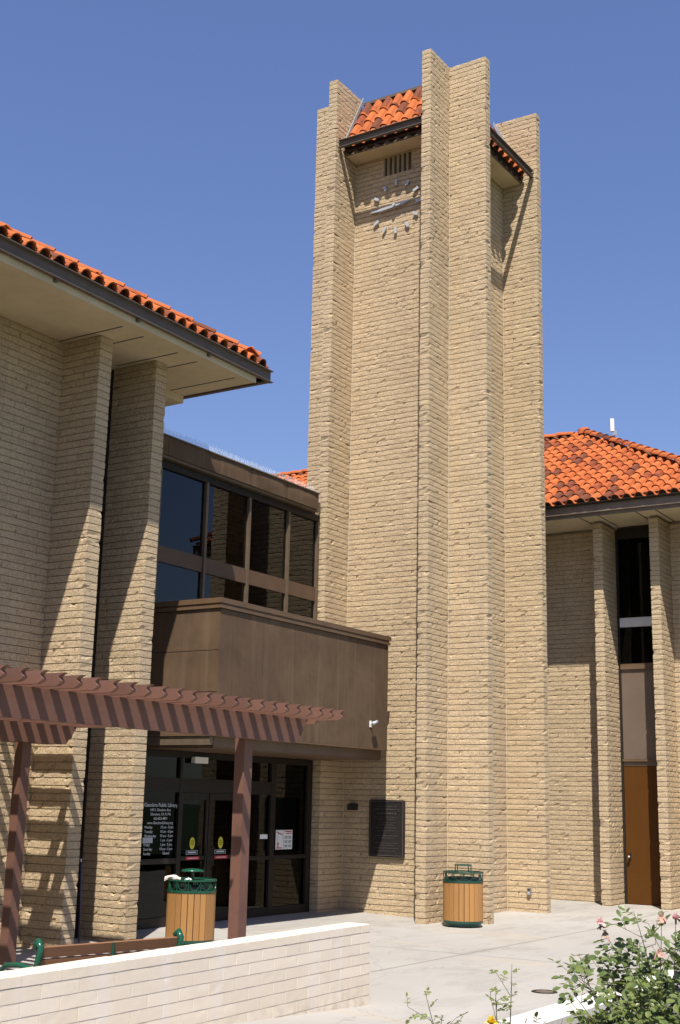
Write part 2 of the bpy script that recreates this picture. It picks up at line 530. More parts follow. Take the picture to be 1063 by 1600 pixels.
def make_variants(name, L, T, h, mat, amp, n, seed0, n_long=6, n_end=2):
    out = []
    for i in range(n):
        v, f = block_variant(L, T, h, seed0 + i, amp, n_long, n_end)
        me = bpy.data.meshes.new(name)
        me.from_pydata(v.tolist(), [], f)
        me.materials.append(M[mat])
        a = me.attributes.new('tint', 'FLOAT', 'POINT')
        a.data.foreach_set('value', [float(np.random.default_rng(seed0 + 99 + i).uniform())] * len(v))
        me.update()
        out.append((v, f, me))
    return out
VB = make_variants('brick', BL - .003, .2, CO - GAP, 'brick', 1.0, NV, 100)
VH = make_variants('brick', BL / 2 - .003, .2, CO - GAP, 'brick', 1.0, 10, 300, 3, 2)

def run(x0, x1, y0, y1, z0, n, phase=0, hole=None):
    """courses of blocks filling an axis-aligned strip; runs along its longer plan side"""
    along_x = (x1 - x0) >= (y1 - y0) if not isinstance(phase, tuple) else phase[1] == 'x'
    ph = phase[0] if isinstance(phase, tuple) else phase
    a0, a1 = (x0, x1) if along_x else (y0, y1)
    T = (y1 - y0) if along_x else (x1 - x0)
    mid = (y0 + y1) / 2 if along_x else (x0 + x1) / 2
    L = a1 - a0
    out = []
    for i in range(n):
        z = z0 + i * CO
        cuts = [0.0]
        c = BL / 2 if (i + ph) % 2 else BL
        while c < L - .06:
            cuts.append(c); c += BL
        cuts.append(L)
        inh = hole and hole[2] - .05 < z < hole[3] - .05
        if inh:
            ha, hb = hole[0] - a0, hole[1] - a0
            cuts = [c for c in cuts if c < ha - .05] + [ha, hb] + [c for c in cuts if c > hb + .05]
        for j in range(len(cuts) - 1):
            l = cuts[j + 1] - cuts[j]
            m = a0 + (cuts[j] + cuts[j + 1]) / 2
            p = (m, mid, z) if along_x else (mid, m, z)
            if inh and cuts[j] == ha: continue
            out.append((p, l, along_x, T))
    return out

def lay(parent, places, n_single, name='brick', VL=VB, VS=VH, L0=BL, stuff='brickwork', ok=None, mat='brick'):
    def key(pl):
        u, v, z = pix(pl[0])
        inside = -10 < u < 1073 and -10 < v < 1610 and (ok is None or ok(pl[0]))
        return (0 if inside else 1, z)
    order = sorted(range(len(places)), key=lambda i: key(places[i]))
    single = set(order[:n_single])
    vs = []; fs = []; tint = []; off = 0
    for i, (p, l, ax, T) in enumerate(places):
        small = l < .3
        lib = VS if small else VL
        v, f, me = lib[rng.integers(len(lib))]
        nom = (L0 / 2 if small else L0)
        sx = l / nom
        ang = (0 if ax else math.pi / 2) + (math.pi if rng.random() < .5 else 0)
        sy = T / .2
        if i in single:
            mw = Matrix.Translation(Vector(p)) @ Matrix.Rotation(ang, 4, 'Z') @ Matrix.Diagonal((sx, sy, 1, 1))
            put(name, me, parent, mw)
        else:
            c, s = math.cos(ang), math.sin(ang)
            x = v[:, 0] * sx; y = v[:, 1] + np.sign(v[:, 1]) * (T - .2) / 2
            vs.append(np.stack([p[0] + c * x - s * y, p[1] + s * x + c * y, p[2] + v[:, 2]], 1))
            fs += [tuple(k + off for k in q) for q in f]
            tint += [float(rng.uniform())] * len(v)
            off += len(v)
    if vs:
        V = np.concatenate(vs)
        me = bpy.data.meshes.new(stuff)
        me.from_pydata(V.tolist(), [], fs)
        me.materials.append(M[mat])
        a = me.attributes.new('tint', 'FLOAT', 'POINT')
        a.data.foreach_set('value', tint)
        me.update()
        o = put(stuff, me, parent)
        o['kind'] = 'stuff'

# ------------------------------------------------------------------ roof tiles
def tile_variant(i, pitch=.25, length=.47, cap_only=False):
    r = np.random.default_rng(900 + i)
    prof = []
    R = .090; Hc = .084
    for k in range(8):
        t = math.pi - math.pi * k / 7
        prof.append((R * math.cos(t), Hc * math.sin(t)))
    if not cap_only:
        e = pitch - R + .012
        for k in range(1, 4):
            u = k / 3
            prof.append((R + (e - R) * u, -.022 * math.sin(math.pi * u)))
    n = len(prof); th = .016
    vs = []
    for layer in (0, 1):
        for y, lift, sc in ((0, .030, 1.0), (length, 0.0, .93)):
            for (x, z) in prof:
                if layer == 0: vs.append((x * sc, y, z * sc + lift))
                else:
                    k = 1 - th / R
                    if x <= R + 1e-6: vs.append((x * sc * k, y + .001, z * sc * k + lift - .002))
                    else: vs.append((x * sc, y + .001, z * sc + lift - th))
    fs = []
    for k in range(n - 1):
        fs.append((k, k + 1, n + k + 1, n + k))
        fs.append((2 * n + k + 1, 2 * n + k, 3 * n + k, 3 * n + k + 1))
        fs.append((k + 1, k, 2 * n + k, 2 * n + k + 1))
        fs.append((n + k, n + k + 1, 3 * n + k + 1, 3 * n + k))
    fs.append((0, n, 3 * n, 2 * n)); fs.append((n - 1, 2 * n + n - 1, 3 * n + n - 1, n + n - 1))
    me = bpy.data.meshes.new('roof_tile')
    me.from_pydata(vs, [], fs)
    me.materials.append(M['tile'])
    a = me.attributes.new('tint', 'FLOAT', 'POINT')
    tv = [.05, .15, .25, .3, .35, .4, .5, .55, .6, .2, .72, .82, .92, .98][i % 14]
    a.data.foreach_set('value', [tv] * len(vs))
    me.polygons.foreach_set('use_smooth', [True] * len(me.polygons))
    me.set_sharp_from_angle(angle=math.radians(42))
    me.update()
    return np.array(vs), fs, me, tv
VT = [tile_variant(i) for i in range(14)]
VR = [tile_variant(i, cap_only=True) for i in range(14)]

def tiles(parent, mats, n_single, lib=VT, name='roof_tile', stuff='roof_tiling', ok=None):
    def key(m):
        u, v, z = pix(m.translation)
        return (0 if (-5 < u < 1068 and -5 < v < 1605 and (ok is None or ok(m.translation))) else 1, z)
    order = sorted(range(len(mats)), key=lambda i: key(mats[i]))
    single = set(order[:n_single])
    vs = []; fs = []; tint = []; off = 0
    for i, m in enumerate(mats):
        v, f, me, tv = lib[rng.integers(len(lib))]
        if i in single:
            put(name, me, parent, m)
        else:
            A = np.array(m)
            vs.append(v @ A[:3, :3].T + A[:3, 3]); fs += [tuple(k + off for k in q) for q in f]
            tint += [tv] * len(v); off += len(v)
    if vs:
        me = bpy.data.meshes.new(stuff)
        me.from_pydata(np.concatenate(vs).tolist(), [], fs)
        me.materials.append(M['tile'])
        a = me.attributes.new('tint', 'FLOAT', 'POINT'); a.data.foreach_set('value', tint)
        me.polygons.foreach_set('use_smooth', [True] * len(me.polygons))
        me.set_sharp_from_angle(angle=math.radians(42))
        me.update()
        o = put(stuff, me, parent); o['kind'] = 'stuff'

def frame(o, u, v, w):
    return Matrix(((u[0], v[0], w[0], o[0]), (u[1], v[1], w[1], o[1]), (u[2], v[2], w[2], o[2]), (0, 0, 0, 1)))

def jit(m):
    return m @ Matrix.Rotation(random.uniform(-.012, .012), 4, 'Z') @ Matrix.Translation((random.uniform(-.004, .004), random.uniform(-.008, .008), random.uniform(0, .004)))

def channel(mb, axis, a0, a1, face, z0, z1, out, d=.06, t=.012):
    """steel channel: web + two flanges turned outward; axis = run direction, face = outer plane coordinate"""
    web = face - out * d
    lo, hi = sorted((web - out * t, web)); fo, fi = sorted((web, face))
    if axis == 'x':
        mb.box(a0, a1, lo, hi, z0, z1); mb.box(a0, a1, fo, fi, z1 - t, z1); mb.box(a0, a1, fo, fi, z0, z0 + t)
    else:
        mb.box(lo, hi, a0, a1, z0, z1); mb.box(fo, fi, a0, a1, z1 - t, z1); mb.box(fo, fi, a0, a1, z0, z0 + t)
    return mb

# ------------------------------------------------------------------ ground
def clip(a, lo, hi): return max(lo, min(hi, a))
def gz(x, y):
    z = .03 * clip(-(x + 11.0), 0, 2.2)
    z += .018 * clip(y - 21, 0, 4.6)
    r = .057 * clip(11.6 - y, 0, 8.5)
    w = clip((x + 7.25) / .1, 0, 1)
    return z + r * w
def ground():
    xs = sorted(set([-300, -150, -80, -50, -35, -25] + [round(-20 + .5 * i, 3) for i in range(48)] + [-7.25, -7.2, -7.15] + [6, 10, 20, 40, 80, 150, 300]))
    ys = sorted(set([-300, -150, -60, -30, -10, -4] + [round(0 + .5 * i, 3) for i in range(56)] + [11.6] + [30, 40, 60, 100, 200, 300]))
    vs = [(x, y, gz(x, y)) for y in ys for x in xs]
    n = len(xs)
    fs = [(j * n + i, j * n + i + 1, (j + 1) * n + i + 1, (j + 1) * n + i) for j in range(len(ys) - 1) for i in range(n - 1)]
    o = MB().add(vs, fs).build('ground', 'concrete')
    o['kind'] = 'structure'
    # saw-cut joints of the paving, lying just above the sheet
    jb = MB()
    def strip(p, q, w=.005):
        p = Vector(p); q = Vector(q); d = (q - p).normalized(); s = Vector((-d.y, d.x)) * w
        k = max(2, int((q - p).length / .25))
        pts = [p.lerp(q, i / k) for i in range(k + 1)]
        vs = []
        for a in pts:
            for sg in (-1, 1):
                b2 = a + s * sg
                vs.append((b2.x, b2.y, gz(b2.x, b2.y) + .004))
        jb.add(vs, [(2 * i, 2 * i + 1, 2 * i + 3, 2 * i + 2) for i in range(k)])
    for yy in (16.4,):
        strip((-13.0, yy), (-3.4, yy + .001))
    for xx in (-8.3,):
        strip((xx, 9.0), (xx + .001, 25.0))
    j = jb.build('joint', 'joint', o)
ground()
M['unseen_dark_ground'] = simple('added_dark_green', (0.06, 0.085, 0.03), (0.035, 0.055, 0.02), 3, 0.95, bmp=0.6, bdist=0.02)
lw = MB().add([(-3.2, -290, .50), (290, -290, .50), (290, 290, .50), (-3.2, 290, .50), (-290, -290, .50), (-3.2, -290, .502), (-3.2, 1.5, .502), (-290, 1.5, .502)], [(0, 1, 2, 3), (4, 5, 6, 7)]).build('unseen_dark_ground', 'unseen_dark_ground')  # unseen dark green sheet, added to cut light bouncing onto the shaded walls
lw['kind'] = 'structure'

# ------------------------------------------------------------------ clock tower
def tower():
    T = thing('clock_tower', 'tall tan split-face block clock tower with projecting fins and a tiled cap', 'clock tower', (-12.0, 22.0, 0))
    n = 165; z0 = -CO
    x0, x1, x2, x3 = -13.2, -13.0, -11.0, -10.8
    y0, y1, y2, y3 = 20.67, 20.87, 23.15, 23.35
    XO0, XO1 = -14.03, -9.99
    YO0, YO1 = 19.87, 24.15
    vent = (-12.33, -11.66, 14.62, 15.08)
    P = []
    nw = 150      # the recessed walls stop under the tiled cap, the fins run on
    P += run(XO0, XO1, y0, y1, z0, nw, (0, 'x'), vent)
    P += run(XO0, x1, y0, y1, z0 + nw * CO, n - nw, (0, 'x')) + run(x2, XO1, y0, y1, z0 + nw * CO, n - nw, (1, 'x'))
    P += run(x2, x3, YO0, y0, z0, n, (0, 'y'))
    P += run(x0, x1, YO0, y0, z0, n, (1, 'y'))
    P += run(x2, x3, y1, y2, z0, nw, (1, 'y'))
    P += run(XO0, XO1, y2, y3, z0, nw, (1, 'x'))
    P += run(XO0, x1, y2, y3, z0 + nw * CO, n - nw, (1, 'x')) + run(x2, XO1, y2, y3, z0 + nw * CO, n - nw, (1, 'x'))
    P += run(x2, x3, y3, YO1, z0, n, (0, 'y'))
    P += run(x0, x1, y3, YO1, z0, n, (1, 'y'))
    def ok(p):
        if p[1] > 23 and p[0] < -10.9: return False
        if p[0] < -12.2: return False
        return (p[1] < 20.8) or p[0] > -10.9
    lay(T, P, 300, ok=ok)
    i = .013; zt = z0 + n * CO - GAP - .004
    mb = MB()
    # mortar core, with an opening behind the louvre vent
    zw = z0 + nw * CO - GAP
    mb.box(XO0 + i, x1 - i, y0 + i, y1 - i, z0, zt); mb.box(x2 + i, XO1 - i, y0 + i, y1 - i, z0, zt)
    mb.box(x1 - i, -12.33, y0 + i, y1 - i, z0, zw); mb.box(-11.66, x2 + i, y0 + i, y1 - i, z0, zw)
    mb.box(-12.33, -11.66, y0 + i, y1 - i, z0, 14.62); mb.box(-12.33, -11.66, y0 + i, y1 - i, 15.10, zw)
    mb.box(XO0 + i, x1 - i, y2 + i, y3 - i, z0, zt); mb.box(x2 + i, XO1 - i, y2 + i, y3 - i, z0, zt)
    mb.box(x1 - i, x2 + i, y2 + i, y3 - i, z0, zw)
    for a, b2 in ((x0, x1), (x2, x3)):
        mb.box(a + i, b2 - i, YO0 + i, y0 + i - .002, z0, zt)
        mb.box(a + i, b2 - i, y1 - i + .002, y2 + i - .002, z0, zw)
        mb.box(a + i, b2 - i, y3 - i + .002, YO1 - i, z0, zt)
    mb.build('mortar_core', 'mortar', T)
    MB().box(x0, x1, y1, y2, z0, 15.0).build('wall', 'mortar', T)
    # pale sealant in the inner corners
    for (cx, cy) in ((x3 + .004, y0 - .004), (x3 + .004, y2 - .004), (x1 + .004, y0 - .004)):
        MB().tube([(cx, cy, 0), (cx, cy, 15.0)], .006, 5).build('sealant_joint', 'caulk', T)
    # louvre vent
    v = MB().box(-12.33, -11.66, y0 + .10, y0 + .11, 14.62, 15.10).build('vent_backing', 'black', T)
    for k in range(7):
        x = -12.33 + .67 * k / 6
        MB().box(x - .028, x + .028, y0 + .004, y0 + .098, 14.62, 15.085).build('louvre', 'mortar', v)
    # roofs: front (faces -y) and right (faces +x), deck for the rest
    ze, zr = 15.20, 16.54
    run_ = .79
    th = math.atan2(zr - ze, run_)
    c, s = math.cos(th), math.sin(th)
    L = math.hypot(zr - ze, run_)
    yE = 20.17; xE = -10.30
    dk = MB()
    dk.prism([(yE + .03, ze - .045), (yE + run_, zr - .02), (yE + run_ + .5, zr - .02), (yE + run_ + .5, ze - .08), (yE + .09, ze - .08)], FX, x1 + .002, x2 - .002)
    dk.prism([(xE - .03, ze - .045), (xE - .09, ze - .08), (xE - run_ - .5, ze - .08), (xE - run_ - .5, zr - .02), (xE - run_, zr - .02)], FY, y1 + .002, y2 - .002)
    dk.box(x0 + .05, x3 - .3, y0 + .3, y3 - .05, 16.3, 16.495)
    dk.build('roof_deck', 'deck', T)
    MB().obox(Vector((-12.0, yE, ze)) + Vector((0, c, s)) * .09 + Vector((0, -s, c)) * .01, (1, 0, 0), (0, c, s), (0, -s, c), .99, .012, .052).build('eave_shade_strip', 'deck', T)  # dark strips added inside the tile arches so the openings look deeply shaded
    MB().obox(Vector((xE, (y1 + y2) / 2, ze)) + Vector((-c, 0, s)) * .09 + Vector((s, 0, c)) * .01, (0, 1, 0), (-c, 0, s), (s, 0, c), 1.13, .012, .052).build('eave_shade_strip', 'deck', T)
    mats = []
    rows = int(L / .37)
    for r in range(rows + 1):
        for k in range(8):
            x = x1 + .115 + k * .25
            d = r * .37
            if d > L - .3: d = L - .40
            o = (x, yE + c * d, ze + s * d)
            mats.append(jit(frame(o, (1, 0, 0), (0, c, s), (0, -s, c))))
        for k in range(9):
            y = y1 + .115 + k * .25
            d = min(r * .37, L - .40)
            o = (xE - c * d, y, ze + s * d)
            mats.append(jit(frame(o, (0, 1, 0), (-c, 0, s), (s, 0, c))))
    tiles(T, mats, 300)
    MB().box(x1 + .005, x2 - .005, yE + run_ - .06, yE + run_ + .1, zr + .03, zr + .09).build('ridge_flashing', 'gutter', T)
    MB().box(xE - run_ - .1, xE - run_ + .06, y1 + .005, y2 - .005, zr + .03, zr + .09).build('ridge_flashing', 'gutter', T)
    # grey flashing up the fin sides
    fl = MB()
    fl.prism([(yE, ze + .05), (yE + .03, ze + .05), (yE + run_ - .1, zr + .06), (yE + run_ - .1, zr + .18), (yE - .02, ze + .15)], FX, x1 + .008, x1 + .03)
    fl.build('side_flashing', 'flash', T)
    fl = MB()
    fl.prism([(xE, ze + .05), (xE + .02, ze + .15), (xE - run_ + .1, zr + .18), (xE - run_ + .1, zr + .06), (xE - .03, ze + .05)], FY, y2 - .03, y2 - .008)
    fl.build('side_flashing', 'flash', T)
    g = channel(MB(), 'x', x1 - .02 + .03, x2 - .012, 19.93, 15.12, 15.285, -1)
    g.build('gutter', 'gutter', T)
    g = channel(MB(), 'y', y1 + .012, y2 - .012, -10.05, 15.12, 15.285, 1)
    g.build('gutter', 'gutter', T)
    # soffits with scalloped fascia
    MB().box(x1 + .012, x2 - .012, 20.25, y0 - .012, 15.06, 15.085).build('soffit', 'stucco', T)
    MB().box(x3 + .012, -10.37, y1 + .012, y2 - .012, 15.06, 15.085).build('soffit', 'stucco', T)
    def scallop(n_, a0, a1):
        pts = [(a0, 15.06)]
        top = []
        w = (a1 - a0) / n_
        for k in range(n_):
            for q in range(9):
                t = q / 8
                zz = 15.075 + .10 * (abs(2 * t - 1) ** 2.4)
                top.append((a0 + (k + t) * w, zz))
        return [(a0, 15.058)] + [(a1, 15.058)] + top[::-1]
    def strip(pts, fn, a, b2, nm):
        n_ = len(pts) - 2
        top = pts[2:][::-1]
        mb = MB()
        vs = []; fs = []
        for (p, q) in top:
            vs += [fn(p, 15.058, a), fn(p, q, a), fn(p, 15.058, b2), fn(p, q, b2)]
        for k in range(len(top) - 1):
            o = 4 * k
            fs += [(o, o + 4, o + 5, o + 1), (o + 2, o + 3, o + 7, o + 6), (o + 1, o + 5, o + 7, o + 3), (o, o + 2, o + 6, o + 4)]
        mb.add(vs, fs).build(nm, 'gutter', T)
    strip(scallop(8, x1 + .012, x2 - .012), FY, 20.22, 20.248, 'fascia')
    strip(scallop(9, y1 + .012, y2 - .012), FX, -10.368, -10.34, 'fascia')
    return T
tower()

# wall clock on the tower face: free-standing markers and two hands
def clock():
    cx, cz, y = -12.0, 13.86, 20.67
    K = thing('wall_clock', 'round clock of loose grey bar markers and two hands on the tower face', 'clock', (cx, y, cz))
    for h in range(12):
        a = math.radians(90 - 30 * h)
        d = Vector((math.cos(a), 0, math.sin(a))); p = Vector((-d.z, 0, d.x))
        c = Vector((cx, y - .042, cz)) + d * .53
        MB().obox(c, d, Vector((0, 1, 0)), p, .062, .014, .028).tube([c, c + Vector((0, .05, 0))], .01, 5).build('hour_marker', 'clock', K)
    def hand(ang, l, w, yy, tail, nm):
        a = math.radians(ang)
        d = Vector((math.cos(a), 0, math.sin(a))); p = Vector((-d.z, 0, d.x))
        c = Vector((cx, yy, cz))
        pts = [c - d * tail - p * w * .6, c - p * w, c + d * l * .55 - p * w * .9, c + d * l, c + d * l * .55 + p * w * .9, c + p * w, c - d * tail + p * w * .6]
        n = len(pts); b2 = [q + Vector((0, .012, 0)) for q in pts]
        MB().add(pts + b2, [tuple(range(n)), tuple(range(2 * n - 1, n - 1, -1))] + [(i, n + i, n + (i + 1) % n, (i + 1) % n) for i in range(n)]).build(nm, 'clock', K)
    hand(90 - 6 * 44.2, .60, .030, y - .105, .14, 'minute_hand')
    hand(90 - 30 * 2.735, .37, .036, y - .085, .08, 'hour_hand')
    MB().tube([(cx, y - .145, cz), (cx, y + .02, cz)], .032, 12).build('hub', 'clock', K)
clock()

# ------------------------------------------------------------------ right-hand building
def right_building():
    B = thing('brick_building', 'two-storey tan block building with hipped red tile roof right of the tower', 'building', (-9, 27, 0))
    yw = 26.05; n = 79; z0 = -CO
    cols = [(-9.74, -9.54), (-8.51, -8.31), (-7.28, -7.08)]
    P = run(-16.0, -9.74, yw, yw + .2, z0, n, (0, 'x'))
    P += run(-8.31, -7.28, yw, yw + .2, z0, n, (1, 'x'))
    for a, b2 in cols:
        P += run(a, b2, 25.3, yw + .2, z0, n, (0, 'y'))
    P += run(-7.08, -6.88, yw, 33.0, z0, 20, (0, 'y'))
    lay(B, P, 300, ok=lambda p: p[0] > -11.6 and p[0] < -7.9 and p[1] < 26.3)
    i = .013; zt = 7.95
    mb = MB()
    mb.box(-16, -9.74 + i - .002, yw + i, yw + .2 - i, z0, zt)
    mb.box(-8.31 - i + .002, -7.28 + i - .002, yw + i, yw + .2 - i, z0, zt)
    for a, b2 in cols:
        mb.box(a + i, b2 - i, 25.3 + i, yw + .2 - i, z0, zt)
    mb.box(-7.06, -6.9, yw + .25, 34.5, 0, zt)
    mb.build('mortar_core', 'mortar', B)
    # bay between the two columns
    xa, xb = -9.54, -8.51
    yb = yw + .06
    zb = gz(-9, 26)
    fr = MB()
    fr.box(xa + .005, xa + .055, yb - .03, yb + .05, zb, 7.9); fr.box(xb - .055, xb - .005, yb - .03, yb + .05, zb, 7.9)
    fr.build('bay_frame', 'bronze', B)
    d = MB().box(xa + .058, xb - .058, yb - .012, yb + .03, zb + .01, 2.86).build('door', 'doorbrown', B)
    MB().tube([(-9.40, yb - .012, 1.02), (-9.40, yb - .07, 1.02)], .018, 8).lathe([(0, -.03), (.022, -.022), (.03, 0), (.022, .022), (0, .03)], (-9.40, yb - .085, 1.02), 12).build('door_knob', 'steel', d, True)
    MB().box(-9.425, -9.375, yb - .016, yb - .0125, .94, 1.10).build('escutcheon', 'bronze', d)
    MB().box(xa + .058, xb - .058, yb - .022, yb + .03, 2.868, 2.95).build('door_head', 'taupe', B)
    MB().box(xa + .057, xb - .057, yb - .06, yb + .03, 2.952, 2.995).build('drip_ledge', 'coping', B)
    MB().box(xa + .058, xb - .058, yb - .01, yb + .03, 3.0, 4.87).build('panel', 'taupe', B)
    MB().box(xa + .057, xb - .057, yb - .05, yb + .03, 4.872, 4.99).build('sill', 'coping', B)
    w = MB().box(xa + .058, xb - .058, yb + .012, yb + .02, 4.992, 5.775).build('pane', 'glass_dark', B)
    MB().box(xa + .057, xb - .057, yb - .02, yb + .03, 5.778, 5.975).build('spandrel', 'whitebar', B)
    MB().box(xa + .058, xb - .058, yb + .012, yb + .02, 5.978, 7.70).build('pane', 'glass_dark', B)
    MB().box(xa + .057, xb - .057, yb - .02, yb + .03, 7.702, 7.95).build('window_head', 'bronze', B)
    MB().box(-9.5, -8.55, yb + 1.2, yb + 1.25, 0, 7.9).box(-9.53, -9.5, yb + .1, yb + 1.2, 0, 7.9).box(-8.55, -8.52, yb + .1, yb + 1.2, 0, 7.9).build('interior_lining', 'interior', B)
    # eaves
    xr = -6.3
    so_ = MB().box(-16, xr - .12, 24.64, yw + .3, 7.98, 8.06).build('soffit', 'stucco', B)
    for a, b2 in cols:
        for x in (a - .11, b2 + .11):
            MB().box(x - .014, x + .014, 24.66, 26.04, 7.974, 7.978).build('soffit_seam', 'seam', so_)
    g = channel(MB(), 'x', -16, xr, 24.53, 8.0, 8.225, -1, .055)
    g.build('gutter', 'gutter_light', B)
    MB().box(-16, xr - .05, 24.60, 24.63, 7.93, 8.06).build('fascia', 'gutter_light', B)
    g = channel(MB(), 'y', 24.53, 35, xr + .02, 8.0, 8.225, 1, .055)
    g.build('gutter', 'gutter_light', B)
    # roof
    sl_ = .583; th = math.atan(sl_); c, s = math.cos(th), math.sin(th)
    yE, zE = 24.50, 8.20
    ridge_y = 29.85; ridge_z = zE + sl_ * (ridge_y - yE); px = xr - (ridge_y - yE)
    dz = -.03
    MB().add([(-28, yE + .04, zE + dz), (xr - .04, yE + .04, zE + dz), (px, ridge_y, ridge_z + dz), (-28, ridge_y, ridge_z + dz), (xr - .04, 35.2, zE + dz), (-28, 35.2, zE + dz)],
             [(0, 1, 2, 3), (1, 4, 2), (3, 2, 4, 5)]).build('roof_deck', 'deck', B)
    MB().obox(Vector((-11.2, yE, zE)) + Vector((0, c, s)) * .09 + Vector((0, -s, c)) * .01, (1, 0, 0), (0, c, s), (0, -s, c), 4.8, .012, .052).build('eave_shade_strip', 'deck', B)  # dark strip standing in for the shade inside the eave arches
    MB().box(-28, -16.2, 25.6, 26.0, 0, 8.2).build('wing_wall', 'mortar', B)
    mats = []; mats2 = []
    slope = (ridge_y - yE) / c
    rows = int(slope / .40)
    for r in range(rows + 1):
        d = r * .40
        yy = yE + c * d
        lim = xr - (yy - yE) - .22
        k = 0
        x = xr - .13
        while x > -24:
            if x < lim and (x > -14.5 or x < -17.5):
                mats.append(jit(frame((x, yy, zE + s * d), (1, 0, 0), (0, c, s), (0, -s, c))))
            x -= .25
        # slope facing +x beyond the hip
        y = yE + .15
        while y < 34.5:
            dd = d * c
            if y - yE > dd + .22 and y < 35 - dd - .2:
                mats2.append(jit(frame((xr - dd, y, zE + s * d), (0, 1, 0), (-c, 0, s), (s, 0, c))))
            y += .25
    tiles(B, mats, 300, ok=lambda p: p.x > -13)
    tiles(B, mats2, 0)
    hip = []
    A = Vector((xr, yE, zE + .09)); Pk = Vector((px, ridge_y, ridge_z + .09))
    def caps(a, b2, out):
        v = (b2 - a); Lh = v.length; v = v.normalized()
        u = v.cross(Vector((0, 0, 1))).normalized(); w = u.cross(v)
        k = 0.0
        while k < Lh - .1:
            out.append(frame(a + v * k, u * 1.15, v, w * 1.15)); k += .40
    caps(A, Pk, hip)
    caps(Vector((-24, ridge_y, ridge_z + .07)), Pk + Vector((-.42, 0, -.02)), hip)
    tiles(B, hip, 300, VR, 'ridge_tile', 'ridge_tiling')
    MB().lathe([(0, .16), (.09, .13), (.15, .06), (.17, -.05)], tuple(Pk), 14).build('ridge_cap', 'tile', B, True)
    return B
right_building()

A_ = thing('panel_antenna', 'white flat panel antenna on a thin pole above the right roof', 'antenna', (-10.92, 30.0, 10.8))
MB().tube([(-10.90, 30.0, 10.6), (-10.90, 30.0, 11.5)], .014, 8).build('pole', 'steel', A_)
MB().obox((-10.94, 29.93, 11.54), (.85, .53, 0), (-.53, .85, 0), (0, 0, 1), .048, .03, .165).build('panel', 'white', A_)
MB().obox((-10.90, 29.98, 11.33), (.85, .53, 0), (-.53, .85, 0), (0, 0, 1), .06, .03, .06).build('bracket', 'steel', A_)

